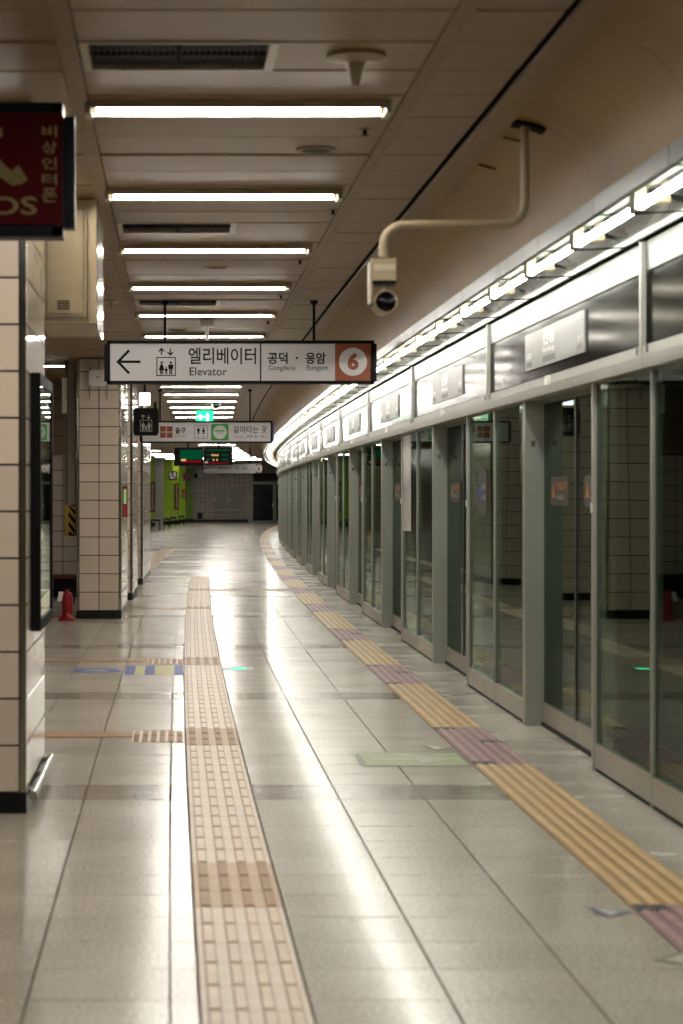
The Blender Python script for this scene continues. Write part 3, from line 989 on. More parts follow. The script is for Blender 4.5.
# the dark track tunnel behind the glass
b = MB()
for a, c in zip([YB, 0] + ys[:-1], [0] + ys):
    for (xa, za, xb, zb) in ((2.42, -.012, 2.42, -1.2), (2.42, -1.2, 6.2, -1.2), (6.2, -1.2, 6.2, 3.4), (6.2, 3.4, 2.6, 3.4), (2.6, 3.4, 2.6, 2.95)):
        b.add([(xa + off(a), a, za), (xb + off(a), a, zb), (xb + off(c), c, zb), (xa + off(c), c, za)], [(0, 1, 2, 3)])
struct(b.build('wall_right', M_tunnel), 'dark concrete track tunnel behind the screen doors')

# ================================================================== PILLARS
TS = 0.2045
tile_me = {}
def tile_mesh(wd, ht, m, d=.008):
    key = (round(wd, 3), round(ht, 3), m.name)
    if key not in tile_me:
        # built lying, front towards -Y
        mb = MB()
        w2, h2, g, c = wd / 2 - .0045, ht / 2 - .0045, 0, .002
        mb.add([(-w2, 0, -h2), (w2, 0, -h2), (w2, 0, h2), (-w2, 0, h2), (-w2, -d + c, -h2), (w2, -d + c, -h2), (w2, -d + c, h2), (-w2, -d + c, h2),
                (-w2 + c, -d, -h2 + c), (w2 - c, -d, -h2 + c), (w2 - c, -d, h2 - c), (-w2 + c, -d, h2 - c)],
               [(0, 1, 5, 4), (1, 2, 6, 5), (2, 3, 7, 6), (3, 0, 4, 7), (4, 5, 9, 8), (5, 6, 10, 9), (6, 7, 11, 10), (7, 4, 8, 11), (8, 9, 10, 11)])
        tile_me[key] = mb.mesh('tile', m)
    return tile_me[key]
def pillar(label, y0, y1, width, cols, group=None):
    """right front corner of the core at x=-.63 of the bending platform line"""
    (lx, ly, lz), r = along(y0, -.63)
    t = thing('pillar', label, 'pillar', (lx, ly, 0), r, group)
    D = y1 - y0
    MB().box(-width, -.006, .006, D, 0, 2.895).build('core', M_joint, t)
    MB().box(-width - .004, .002, -.006, D + .004, 0, .092).build('skirting', M_skirt, t)
    for xx in (-.028, -width):
        MB().box(xx, xx + .028, -.006, .03, .092, 2.893).build('corner_trim', M_polished, t)
    MB().box(-.012, .001, D - .03, D + .003, .092, 2.893).build('corner_trim', M_polished, t)
    cw = (width - .056) / cols
    for rI in range(14):
        z0 = .092 + TS * rI
        h = min(TS, 2.893 - z0)
        for cI in range(cols):
            inst(tile_mesh(cw, h, M_tile), 'tile', t, (-.028 - cw * (cI + .5), .006, z0 + h / 2))
        inst(tile_mesh(D - .06, h, M_tile_side), 'tile', t, (-.006, .03 + (D - .06) / 2, z0 + h / 2), math.pi / 2)
    return t
pa = pillar('cream tiled pillar carrying the dark framed notice board on its side', 9.70, 11.10, .66, 3)
MB().tube([(.03, .02, .075), (.03, 1.42, .075)], .02, 10).build('bumper_rail', M_polished, pa, smooth=True)
for q in (.15, .75, 1.3):
    MB().box(.0, .03, q - .012, q + .012, .06, .09).build('rail_bracket', M_steel, pa)
pillar('cream tiled pillar carrying the white router box', 24.7, 26.9, .50, 2)
pillar('cream tiled pillar standing behind the red alarm box', 29.0, 31.2, .50, 2)
pillar('cream tiled pillar beside the black lift sign, last before the lime wall', 33.9, 38.4, .50, 2)
# notice board on the side of the near pillar
(lx, ly, lz), r = along(9.95, -.63)
t = thing('notice_board', 'tall dark framed notice board with glass front on the near pillar side', 'notice board', (lx + .004, ly, 0), 0)
fr = MB()
for (a, c, z0, z1) in ((0, .05, .78, 1.94), (1.0, 1.05, .78, 1.94), (.05, 1.0, .78, .83), (.05, 1.0, 1.89, 1.94)):
    fr.box(0, .045, a, c, z0, z1)
fr.build('frame', M_black, t)
pp = MB().box(0.004, .012, .05, 1.0, .83, 1.89).build('paper', mat('board_paper', (190, 182, 170), .5, noise=.06), t)
rr_ = random.Random(11)
PC = [mat('board_green', (40, 110, 84), .5), mat('board_rose', (150, 104, 88), .5), mat('board_greyblock', (130, 130, 126), .5), mat('board_ink', (66, 62, 58), .5)]
for q in range(14):
    z0 = 1.82 - q * .069
    mm_ = MB().box(.012, .0135, .10 + rr_.uniform(0, .1), .9 - rr_.uniform(0, .3), z0, z0 + rr_.uniform(.02, .045))
    mm_.build('print_block', PC[(q * 5 + q // 3) % 4], pp)
MB().box(.034, .038, .05, 1.0, .83, 1.89).build('glass', M_boardglass, t)

# cabinet hung from the ceiling behind the near pillar
t = thing('cabinet', 'beige metal wall cabinet under the ceiling behind the red sign', 'cabinet', (-.66, 11.32, 0))
MB().box(0, .285, 0, .92, 2.265, 2.895).build('body', M_beige, t)
d = MB().box(.018, .235, -.012, 0, 2.30, 2.86).build('door', M_beige, t)
fr = MB()
for k in range(4):
    fr.box(.085, .15, -.0145, -.012, 2.335 + k * .013, 2.341 + k * .013)
fr.build('louvre', M_void, d)
MB().frame(.03, .223, 2.312, 2.848, .004, -.012, .003).build('door_groove', mat('beige_groove', (96, 84, 64), .6), d)
MB().box(.245, .285, -.016, 0, 2.265, 2.895).build('side_rib', M_beige, t)
MB().box(.285, .291, .0, .92, 2.24, 2.895).build('steel_edge', M_polished, t)
MB().add([(0, 0, 2.262), (.285, 0, 2.262), (.285, .92, 2.262), (0, .92, 2.262)], [(0, 1, 2, 3)]).build('underside', M_beige, t)

# ------------------------------------------------------------------ things on and beside the second pillar
Y = 24.66
def pz(px, py, Y):
    return wz(px, py, Y)
x0, z0 = pz(89, 386, Y); x1, z1 = pz(106.5, 370, Y)
t = thing('router_box', 'white rounded router box high on the tiled pillar', 'router', ((x0 + x1) / 2, Y + .022, z0))
w2, hh = (x1 - x0) / 2, z1 - z0
bm = MB()
pts = []
for cx_, cz_, a0 in ((w2 - .03, hh - .03, 0), (-w2 + .03, hh - .03, 90), (-w2 + .03, .03, 180), (w2 - .03, .03, 270)):
    for k in range(5):
        a = math.radians(a0 + k * 22.5)
        pts.append((cx_ + .03 * math.cos(a), cz_ + .03 * math.sin(a)))
bm.poly(pts, 0, .045)
bm.build('case', M_white, t)
MB().box(-w2 + .004, -w2 + .018, -.03, -.01, hh, hh + .03).build('plug', M_black, t)
MB().poly([(-.022, hh * .52), (.022, hh * .52), (.0, hh * .62)], -.045, .001).build('logo', M_gtext, t)
for q in (-.09, .10):
    MB().tube([(q, -.004, 0.0), (q, -.004, -.14)], .005, 6).build('cable', M_gtext, t)
# fire shutter guide hanging left of it
t = thing('shutter_guide', 'hanging grey steel shutter guide with black and yellow hazard plate', 'shutter guide', (0, 25.0, 0))
x0, _ = pz(68, 0, 25); x1, _ = pz(77, 0, 25); xl, _ = pz(64.5, 0, 25)
_, zb = pz(0, 536, 25)
_, zh = pz(0, 505, 25)
MB().box(x0, x1, 0, .10, zb, 2.895).build('guide_plate', mat('guide_grey', (168, 160, 146), .4, .2), t)
MB().box(xl, x0, .02, .16, zb, 2.895).build('guide_channel', mat('dark_steel', (112, 106, 92), .4, .3), t)
MB().tube([(x1 - .012, -.01, zb), (x1 - .012, -.01, 2.89)], .012, 8).build('edge_tube', M_polished, t)
hp = MB().box(xl + .01, x1 - .006, -.012, 0.0, zb, zh).build('hazard_plate', M_hazy, t)
st = MB()
xa, xb = xl + .045, x1 - .008
dz = (zh - zb) / 3.2
for k in range(-1, 4):
    zz = zb + dz * k * 1.0
    quad = [(xa, zz + dz * 1.05), (xb, zz), (xb, zz + dz * .5), (xa, zz + dz * 1.55)]
    # clip to plate
    quad = [(p[0], min(max(p[1], zb), zh)) for p in quad]
    if max(q[1] for q in quad) - min(q[1] for q in quad) > .01:
        st.poly(quad, -.012, .001)
st.build('stripe', M_black, hp)
xq0, zq0 = pz(62, 413, 24.9); xq1, zq1 = pz(66.5, 378, 24.9)
tag(MB().box(xq0, xq1, 0, .12, zq0, zq1).box(xq0 + .006, xq1 - .012, -.008, 0, zq0 + .05, zq0 + .09).box(xq0 + .006, xq1 - .012, -.008, 0, zq1 - .09, zq1 - .05).build('junction_box', M_white, None, (0, 24.88, 0)), 'slim white junction box with two clips on the shutter guide', 'junction box')
# red alarm box on the pillar side
_, z1 = pz(0, 486, 25.0); _, z0 = pz(0, 517, 25.0)
x0, x1 = -.535, -.478
t = thing('alarm_box', 'red fire alarm box with a green lit label beside the tiled pillar', 'alarm box', (0, 25.0, 0))
MB().box(x0, x1, 0, .2, z0, z1).build('case', M_red, t)
MB().box(x0 + .012, x1 - .012, -.006, 0, z0 + (z1 - z0) * .42, z1 - .035).build('label', emit('alarm_label', (150, 190, 120), .35), t)
MB().frame(x0 + .006, x1 - .006, z0 + .006, z1 - .006, .008, 0, .005).build('rim', mat('dark_red', (90, 10, 16), .4), t)
# small speaker box and camera at the pillar top
x0, z0 = pz(119, 394, 25.6); x1, z1 = pz(126, 384, 25.6)
tag(MB().box(x0, x1, 0, .12, z0, z1).box(x0 + .01, x1 - .01, -.006, 0, z0 + .02, z1 - .02).build('speaker_box', M_beige, None, (0, 25.6, 0)), 'small beige speaker box on the side of the tiled pillar', 'speaker')
# extinguisher on a stand
Y = 24.5
t = thing('fire_extinguisher', 'red fire extinguisher on a flared stand with a white tag', 'fire extinguisher', ((67.5 - PX) * Y / FPX, Y - .12, 0))
MB().lathe([(.0001, .0), (.105, .0), (.105, .012), (.085, .03), (.06, .06), (.056, .10), (.06, .115), (.0001, .115)], n=24).build('stand', M_red, t, smooth=True)
MB().lathe([(.0001, .115), (.058, .115), (.062, .13), (.062, .275), (.056, .295), (.040, .31), (.022, .318), (.02, .345), (.0001, .345)], n=24).build('cylinder', M_red, t, smooth=True)
MB().box(-.012, .075, -.012, .012, .345, .357).box(-.02, .06, -.01, .01, .372, .382).box(-.02, -.008, -.01, .01, .345, .382).build('handle', M_black, t)
MB().tube([(.02, -.01, .345), (.07, -.03, .33), (.085, -.05, .26), (.08, -.06, .18)], .008, 8).build('hose', M_black, t, smooth=True)
MB().add([(-.105, -.075, .215), (-.055, -.085, .215), (-.035, -.075, .32), (-.085, -.065, .32)], [(0, 1, 2, 3)]).build('tag', M_white, t)

# niche wall with bench between the first pillars
wl = struct(MB().box(-4.4, -.9, 29.81, 29.95, 0, 2.9).build('wall_niche', M_joint), 'tiled cross wall behind the bench bay')
for ci in range(12):
    for ri in range(9):
        z0 = .07 + TS * ri
        inst(tile_mesh(TS, TS, M_tile), 'tile', wl, (-1.03 - TS * (ci + .5), 29.81, z0 + TS / 2))
for ri in range(4):
    inst(tile_mesh(2.6, .25, M_panelbrown), 'panel', wl, (-2.35, 29.81, 1.945 + .25 * ri + .1))
MB().box(-4.4, -1.0, 29.79, 29.81, 1.905, 1.93).build('ledge', M_polished, wl)
t = thing('bench', 'long black bench with a dark red seat against the tiled cross wall', 'bench', (-2.2, 29.4, 0))
MB().slab(-1.1, 1.1, -.2, .36, .27, .32, .008).build('seat', mat('bench_maroon', (70, 22, 20), .4), t)
MB().box(-1.06, 1.06, -.14, .34, .03, .27).build('plinth', M_black, t)
# left walls that close the platform, mostly hidden
def uvwall(name, pts, m, z0=0, z1=2.93, label=None):
    me = bpy.data.meshes.new(name)
    vs, fs, uv = [], [], []
    s = 0
    for (a, c) in zip(pts[:-1], pts[1:]):
        n = len(vs)
        L = math.hypot(c[0] - a[0], c[1] - a[1])
        vs += [(a[0], a[1], z0), (c[0], c[1], z0), (c[0], c[1], z1), (a[0], a[1], z1)]
        fs.append((n, n + 1, n + 2, n + 3))
        uv += [(s, z0), (s + L, z0), (s + L, z1), (s, z1)]
        s += L
    me.from_pydata(vs, [], fs)
    ul = me.uv_layers.new(name='UVMap')
    for i, u in enumerate(uv):
        ul.data[i].uv = u
    me.materials.append(m)
    return struct(inst(me, name), label)
M_tiledcream = tiled('small_cream_tiles', (176, 160, 136), (60, 48, 36), TS)
M_tiledend = tiled('small_grey_tiles', (206, 192, 170), (62, 54, 46), TS * 1.15)
uvwall('wall_left', [(-4.4, 29.9), (-4.4, YB)], M_tiledcream, label='cream tiled wall behind the pillars')
uvwall('wall_back', [(-4.4, YB), (2.4, YB)], M_tiledcream, label='tiled wall closing the platform behind')
uvwall('wall_bay', [(-4.6 + off(q), q) for q in range(95, 30, -5)], M_tiledcream, label='cream tiled wall of the far bay')

# ================================================================== HANGING SIGNS
def hanging_sign(label, Y, px0, px1, py0, py1, rods, top_rel=True, frame_px=3.2, depth=.10, rod_top=2.895, cap=M_navy, face=M_face):
    x0, z1 = wz(px0, py0, Y)
    x1, z0 = wz(px1, py1, Y)
    t = thing('hanging_sign', label, 'sign', (0, Y, 0))
    f = frame_px * Y / FPX
    MB().box(x0, x1, .0, depth, z0, z1).build('case', M_black, t)
    MB().frame(x0, x1, z0, z1, f, 0, .014).build('frame', M_black, t)
    MB().box(x0 + f, x1 - f, -.004, 0, z0 + f, z1 - f).build('face', face, t)
    ec = .022
    MB().box(x1, x1 + ec, .015, depth - .01, z0 + f * .9, z1 - f * .9).build('end_cap', cap, t)
    MB().box(x0 - ec, x0, .015, depth - .01, z0 + f * .9, z1 - f * .9).build('end_cap', M_black, t)
    for rx in rods:
        xx = wz(rx, 0, Y)[0]
        MB().tube([(xx, depth / 2, z1 - .002), (xx, depth / 2, rod_top)], .011, 10).build('hanger_rod', M_black, t)
        MB().lathe([(.034, rod_top), (.034, rod_top - .006), (.02, rod_top - .03), (.0111, rod_top - .034)], (xx, depth / 2, 0), 16).build('rod_flange', M_black, t)
    return t
def T(t, body, a, c, d, e, Y, m, bold=0.0, depth=-.0055):
    """lettering between pixel columns a..c and rows d (top)..e (bottom)"""
    x0, z1 = wz(a, d, Y)
    x1, z0 = wz(c, e, Y)
    return text_fit(body, x0, x1, z0, z1, depth, m, t, bold)
def P(Y):
    return lambda x, y: wz(x, y, Y)
# ---- lift / line 6 sign
Y = 17.2
s = hanging_sign('long white hanging sign with lift arrow and brown line six circle', Y, 107, 374, 340.5, 384, (165, 314.3))
p = P(Y)
k = Y / FPX
ar = MB()
ar.stroke(p(117.5, 361.8), p(140.6, 361.8), 2.6 * k, -.004)
ar.stroke(p(117.2, 362.6), p(129.2, 350.4), 2.6 * k, -.0042)
ar.stroke(p(117.2, 361.0), p(129.2, 373.4), 2.6 * k, -.0042)
ar.build('arrow', M_text, s)
ic = MB()
for xx, up in ((161.5, 1), (170.3, -1)):
    ya, yb = (348.6, 355.0) if up > 0 else (355.0, 348.6)
    ic.stroke(p(xx, ya), p(xx, yb), 1.3 * k, -.004)
    ic.stroke(p(xx, ya - .2 * up), p(xx - 2.8, ya + 3 * up), 1.3 * k, -.0042)
    ic.stroke(p(xx, ya - .2 * up), p(xx + 2.8, ya + 3 * up), 1.3 * k, -.0042)
a0, a1 = p(156.4, 376), p(175.8, 357)
ic.frame(a0[0], a1[0], a0[1], a1[1], 1.0 * k, -.004)
for xx, hh, sk in ((161.6, 13.0, 1), (166.2, 7.6, 0), (170.8, 13.0, 0)):
    q = p(xx, 374.4)
    person_icon(ic, q[0], q[1], hh * k, -.004, sk)
ic.build('pictogram', M_text, s)
T(s, '엘리베이터', 188.5, 256.0, 347.6, 364.2, Y, M_text, .012)
T(s, 'Elevator', 189.6, 227.0, 367.4, 375.6, Y, M_text, .004)
d0, d1 = p(259.9, 381), p(261.3, 343.4)
MB().box(d0[0], d1[0], -.006, -.004, d0[1], d1[1]).build('divider', M_text, s)
T(s, '공덕', 267.7, 287.6, 352.4, 364.0, Y, M_text, .022)
T(s, '응암', 305.6, 325.7, 352.4, 364.0, Y, M_text, .022)
q = p(296.8, 358)
MB().disc(q[0], q[1], 1.2 * k, -.004, 12).build('dot', M_text, s)
T(s, 'Gongdeok', 268.7, 295.8, 365.2, 371.8, Y, M_text, .0)
T(s, 'Eungam', 306.6, 327.7, 365.2, 371.8, Y, M_text, .0)
d0, d1 = p(335, 380.9), p(371, 343.5)
MB().box(d0[0], d1[0], -.006, -.004, d0[1], d1[1]).build('line_field', M_line6, s)
q = p(352.9, 361.8)
MB().disc(q[0], q[1], 14.0 * k, -.006, 40).build('line_circle', M_face, s)
T(s, '6', 347.4, 358.6, 352.8, 370.2, Y, M_line6, .05, -.009)
# ---- exit / transfer sign
Y = 32.0
s = hanging_sign('white hanging sign with exit numbers, toilets and green transfer circle', Y, 141, 272.2, 421, 443, (160, 250.2), frame_px=1.6, cap=M_blueedge)
p = P(Y)
k = Y / FPX
def cpx(u, v):                                   # pixel inside the enlarged crop
    return 140 + u / 4.879, 410 + v / 4.879
for (u, v, ch) in ((97, 79, '2'), (130, 79, '3'), (97, 109, '5'), (130, 109, '6')):
    a, c = cpx(u, v), cpx(u + 30, v + 27)
    d0, d1 = p(a[0], c[1]), p(c[0], a[1])
    MB().box(d0[0], d1[0], -.006, -.004, d0[1], d1[1]).build('exit_number_field', M_line6, s)
    T(s, ch, a[0] + 1.9, c[0] - 1.9, a[1] + .9, c[1] - .9, Y, mat('exit_digit', (70, 36, 24), .5), .02, -.0075)
a, c = cpx(60, 79), cpx(92, 136)
d0, d1 = p(a[0], c[1]), p(c[0], a[1])
def TC(body, u0, u1, v0, v1, m, bold=0.0, depth=-.0055):
    a, c = cpx(u0, v0), cpx(u1, v1)
    return T(s, body, a[0], c[0], a[1], c[1], Y, m, bold, depth)
TC('출구', 172, 222, 84, 116, M_text, .02)
TC('Exit 出口', 170, 226, 120, 133, M_gtext, .01)
a, c = cpx(265, 75), cpx(330, 140)
d0, d1 = p(a[0], c[1]), p(c[0], a[1])
ic = MB()
ic.frame(d0[0], d1[0], d0[1], d1[1], .35 * k, -.004)
for u in (285, 310):
    q = p(*cpx(u, 118))
    person_icon(ic, q[0], q[1], 34 / 4.879 * k, -.004, u > 300)
for u in (284, 310):
    q0 = p(*cpx(u - 6, 130)); q1 = p(*cpx(u + 6, 130))
    ic.stroke(q0, q1, .5 * k, -.004)
ic.build('pictogram', M_text, s)
a, c = cpx(347, 68), cpx(432, 149)
d0, d1 = p(a[0], c[1]), p(c[0], a[1])
MB().box(d0[0], d1[0], -.006, -.004, d0[1], d1[1]).build('line_field', M_green, s)
q = p(*cpx(390, 108))
MB().disc(q[0], q[1], 33 / 4.879 * k, -.006, 32).build('line_circle', M_face, s)
mk = MB()
for j, (u0, u1, v) in enumerate(((366, 414, 102), (372, 408, 113))):
    mk.stroke(p(*cpx(u0, v)), p(*cpx(u1, v)), (7 if j == 0 else 3) / 4.879 * k, -.0075)
mk.build('circle_mark', M_green, s)
TC('갈아타는 곳', 455, 620, 78, 113, M_text, .008)
TC('Transfer 换乘 乗り換え', 455, 622, 121, 138, M_gtext, .004)
# ---- far line six sign
Y = 72.0
s = hanging_sign('far white hanging sign with a pale brown ring at its end', Y, 203, 262.5, 463.5, 473.6, (), frame_px=.35, depth=.12)
p = P(Y)
d0, d1 = p(255.8, 473.2), p(262.2, 463.9)
MB().box(d0[0], d1[0], -.010, -.004, d0[1], d1[1]).build('line_field', M_line6, s)
q = p(259.1, 468.6)
MB().disc(q[0], q[1], 3.7 * Y / FPX, -.012, 24).build('line_circle', M_face, s)
T(s, '6', 257.7, 260.6, 466.2, 471.0, Y, M_line6, .04, -.02)
for body, a, c in (('엘리베이터', 218, 232), ('공덕', 235, 239.5), ('응암', 242.5, 247)):
    T(s, body, a, c, 466.6, 470, Y, M_gtext, .01, -.012)
for rx in (212, 250):
    xx, zz = p(rx, 463.5)
    MB().tube([(xx, .06, zz), (xx, .06, 2.895)], .02, 8).build('hanger_rod', M_black, s)
# ---- train departure display
Y = 46.0
p = P(Y)
t = thing('departure_display', 'black train departure display with green and red text under the ceiling', 'display', (0, Y, 0))
x0, z1 = p(174, 447.5); x1, z0 = p(232.5, 466)
xm, _ = p(203.5, 0)
for a, c, nm in ((x0, xm - .01, 'left'), (xm + .01, x1, 'right')):
    MB().box(a, c, 0, .2, z0 + (.0 if nm == 'left' else .02), z1).build('case', M_black, t)
def R(a, c, d, e, m, name='screen_text'):
    q0, q1 = p(a, e), p(c, d)
    return MB().box(q0[0], q1[0], -.006, 0, q0[1], q1[1]).build(name, m, t)
R(180, 202, 450, 459.5, M_ledgreen, 'screen')
R(181, 201, 460.5, 462.5, M_ledred)
R(181, 186, 459, 461, M_ledamber)
R(206, 231, 449.5, 450.8, M_ledgreen)
for v in (454.2, 458.8):
    R(206.5, 210, v, v + 1.6, M_ledgreen)
    for u in ((211.5, 213.4, 215.3, 217.2) if v < 456 else (213, 216.4)):
        R(u, u + 1.2, v, v + 2, M_ledamber)
    R(221.5, 228.5, v, v + 1.8, M_ledgreen)
R(206, 229, 462.6, 463.6, M_ledred)
R(204.8, 208, 461.2, 463.4, mat('display_white', (200, 200, 196), .5))
for rx in (188, 219):
    xx, zz = p(rx, 447.5)
    MB().tube([(xx, .1, zz), (xx, .1, 2.895)], .02, 8).build('hanger_rod', M_black, t)
# ---- green exit sign under the ceiling
Y = 40.0
p = P(Y)
t = thing('exit_sign', 'lit green emergency exit sign hanging from the ceiling', 'exit sign', (0, Y, 0))
x0, z1 = p(196, 410.5); x1, z0 = p(213.5, 424)
MB().box(x0, x1, 0, .08, z0, z1).build('case', M_white, t)
MB().box(x0 + .008, x1 - .008, -.004, 0, z0 + .008, z1 - .008).build('face', M_exit, t)
ic = MB()
q = p(207.5, 422)
person_icon(ic, q[0], q[1], 9 * Y / FPX, -.004)
ic.stroke(p(198.5, 417), p(204, 417), 1.6 * Y / FPX, -.004)
ic.stroke(p(198.2, 417.2), p(201, 414.5), 1.3 * Y / FPX, -.0042)
ic.stroke(p(198.2, 416.8), p(201, 419.5), 1.3 * Y / FPX, -.0042)
ic.build('pictogram', M_exitw, t)
xx = (x0 + x1) / 2
MB().box(xx - .02, xx + .02, .02, .06, z1, 2.895).build('hanger', M_white, t)
# ---- white hanger bracket behind the first sign
Y = 19.2
p = P(Y)
t = thing('sensor_pendant', 'white sensor pendant on a square ceiling plate behind the lift sign', 'sensor', (p(207, 0)[0], Y, 0))
MB().box(-.055, .055, -.055, .055, 2.835, 2.895).build('plate', M_white, t)
MB().tube([(0, 0, 2.84), (0, 0, 2.45)], .018, 10).build('stem', M_white, t, smooth=True)
MB().lathe([(.0001, 2.37), (.03, 2.375), (.05, 2.40), (.05, 2.45), (.0001, 2.455)], n=16).build('dome', M_white, t, smooth=True)
# ---- black lift sign beside the pillars
Y = 27.3
p = P(Y)
t = thing('hanging_sign', 'small black hanging lift sign with a white lamp on top', 'sign', (0, Y, 0))
x0, z1 = p(134.3, 408); x1, z0 = p(157.5, 435.5)
MB().box(x0, x1, 0, .12, z0, z1).build('case', M_black, t)
MB().box(x0 - .015, x1 + .015, .02, .10, z0 + .025, z1 - .02).build('rim', M_black, t)
ic = MB()
a0, a1 = p(140.2, 431.5), p(152, 420)
PW = mat('dim_white_print', (150, 148, 140), .5)
ic.frame(a0[0], a1[0], a0[1], a1[1], .006, 0)
for xx in (143.2, 146.1, 149):
    q = p(xx, 430.6)
    person_icon(ic, q[0], q[1], (8.4 if xx != 146.1 else 5) * Y / FPX, 0)
for xx, up in ((143, 1), (148.6, -1)):
    ya, yb = (415, 419) if up > 0 else (419, 415)
    ic.stroke(p(xx, ya), p(xx, yb), .009, 0)
    ic.stroke(p(xx, ya), p(xx - 1.6, ya + 1.8 * up), .009, -.0002)
    ic.stroke(p(xx, ya), p(xx + 1.6, ya + 1.8 * up), .009, -.0002)
ic.build('pictogram', PW, t)
a0, a1 = p(139.3, 405), p(150, 392.8)
MB().box(a0[0], a1[0], .02, .12, a0[1], a1[1]).build('lamp', M_lampwhite, t)
MB().box((a0[0] + a1[0]) / 2 - .015, (a0[0] + a1[0]) / 2 + .015, .05, .09, z1, a0[1]).build('lamp_neck', M_beige, t)
MB().box((a0[0] + a1[0]) / 2 - .015, (a0[0] + a1[0]) / 2 + .015, .05, .09, a1[1], 2.895).build('hanger', M_black, t)
a0 = p(153.5, 408); a1 = p(156.5, 402)
MB().box(a0[0], a1[0], .03, .09, a0[1], a1[1]).build('knob', M_black, t)
# ---- red SOS sign
Y = 8.0
p = P(Y)
k = Y / FPX
t = thing('hanging_sign', 'dark red emergency intercom sign with cream SOS letters and handset', 'sign', (0, Y, 0))
x0, z1 = p(-62, 103); x1, z0 = p(63, 237)
MB().box(x0, x1, 0, .12, z0, z1).build('case', M_navy, t)
MB().frame(x0, x1, z0, z1, 10 * k * .95, 0, .012).build('frame', M_navy, t)
fx1, fz0 = p(62.4, 225); fx0, fz1 = p(-52, 113)
MB().box(fx0, fx1, -.0135, 0, fz0, fz1).build('face', M_sosred, t)
a0, a1 = p(63, 227), p(74.5, 116)
MB().box(x1, a1[0], .02, .11, a0[1], a1[1]).build('end_cap', M_navy, t)
MB().box(x0 - .04, x0, .02, .11, a0[1], a1[1]).build('end_cap', M_navy, t)
for body, d, e in (('비', 126, 138), ('상', 141.6, 154.4), ('인', 158, 169.8), ('터', 174.2, 185.8), ('폰', 188.5, 202.8)):
    T(t, body, 42.2, 57.3, d, e, Y, M_sostext, .02, -.0145)
T(t, 'SOS', -29, 37.5, 197, 215.5, Y, M_sostext, .02, -.0145)
hs = MB()
arc = [(-7, 135), (-11, 148), (-6, 162), (4, 173), (14, 180)]
for a, c in zip(arc[:-1], arc[1:]):
    hs.stroke(p(*a), p(*c), 12 * k, -.0135)
    q = p(*c)
    hs.disc(q[0], q[1], 6 * k, -.0136, 14)
hs.poly([p(13, 170), p(19, 166), p(28, 180), p(20, 186)], -.0137)
hs.poly([p(-13, 132), p(2, 128), p(3, 137), p(-10, 143)], -.0137)
hs.build('handset', M_sostext, t)
for rx in (-40, -20):
    xx = p(rx, 0)[0]
    MB().tube([(xx, .06, z1), (xx, .06, 2.895)], .014, 8).build('hanger_rod', M_black, t)

# ================================================================== CCTV CAMERA
Y = 8.9
p = P(Y)
t = thing('security_camera', 'beige security camera hanging from a bent pipe on the cove', 'camera', (0, Y, 0))
def arcpts(c, r, a0, a1, n=7):
    return [(c[0] + r * math.cos(math.radians(a0 + (a1 - a0) * i / n)), 0, c[1] + r * math.sin(math.radians(a0 + (a1 - a0) * i / n))) for i in range(n + 1)]
xv, zt = p(525, 124)
xh, zh = p(383, 224.5)
_, zc = p(383, 257)
R1 = .085
pts = [(xv, 0, zt), (xv, 0, zh + R1)] + arcpts((xv - R1, zh + R1), R1, 0, -90)[1:] + arcpts((xh + R1, zh - R1), R1, 90, 180) + [(xh, 0, zc)]
pipe = MB().tube(pts, .0175, 14)
pipe.build('pipe', M_beige, t, smooth=True)
# base plate follows the cove
bp = MB()
pp_ = [(1.36 + .325 * math.sin(a) , 2.565 + .325 * math.cos(a)) for a in (.05, .18, .31, .44)]
for (xa, za), (xb, zb) in zip(pp_[:-1], pp_[1:]):
    bp.add([(xa, -.055, za - .004), (xb, -.055, zb - .004), (xb, .055, zb - .004), (xa, .055, za - .004), (xa, -.055, za - .016), (xb, -.055, zb - .016), (xb, .055, zb - .016), (xa, .055, za - .016)],
           [(0, 1, 2, 3), (7, 6, 5, 4), (0, 4, 5, 1), (3, 2, 6, 7), (0, 3, 7, 4), (1, 5, 6, 2)])
bp.build('base_plate', M_void, t)
c0, c1 = p(371.5, 284.5), p(395, 259.5)
MB().box(c0[0], c1[0], -.05, .06, c0[1] + .012, c1[1]).build('housing', M_beige, t)
MB().box(c0[0], c1[0], -.052, .06, c0[1] - .002, c0[1] + .012).build('seal', M_black, t)
l0, l1 = p(373, 271.5), p(394, 265.5)
MB().box(l0[0], l1[0], -.052, -.05, l0[1], l1[1]).build('label_plate', mat('camera_plate', (196, 188, 168), .5), t)
b0, b1 = p(368.8, 304), p(371.5, 262)
MB().box(b0[0], b1[0], -.045, .05, b0[1], b1[1]).build('bracket', M_beige, t)
q = p(384.3, 303)
MB().lathe([(.0001, .11), (.03, .11), (.044, .09), (.047, .0), (.047, -.06), (.044, -.066), (.04, -.062)], (q[0], 0, q[1]), 24, 'y').build('barrel', M_beige, t, smooth=True)
MB().lathe([(.041, -.062), (.03, -.068), (.0001, -.070)], (q[0], 0, q[1]), 24, 'y').build('lens', M_darkglass, t, smooth=True)
MB().tube([(q[0] - .055, 0, q[1]), (q[0] - .03, 0, q[1])], .012, 8).build('pivot', M_black, t)
MB().box(q[0] - .006, q[0] + .006, .01, .03, q[1] + .04, c0[1]).build('yoke', M_beige, t)
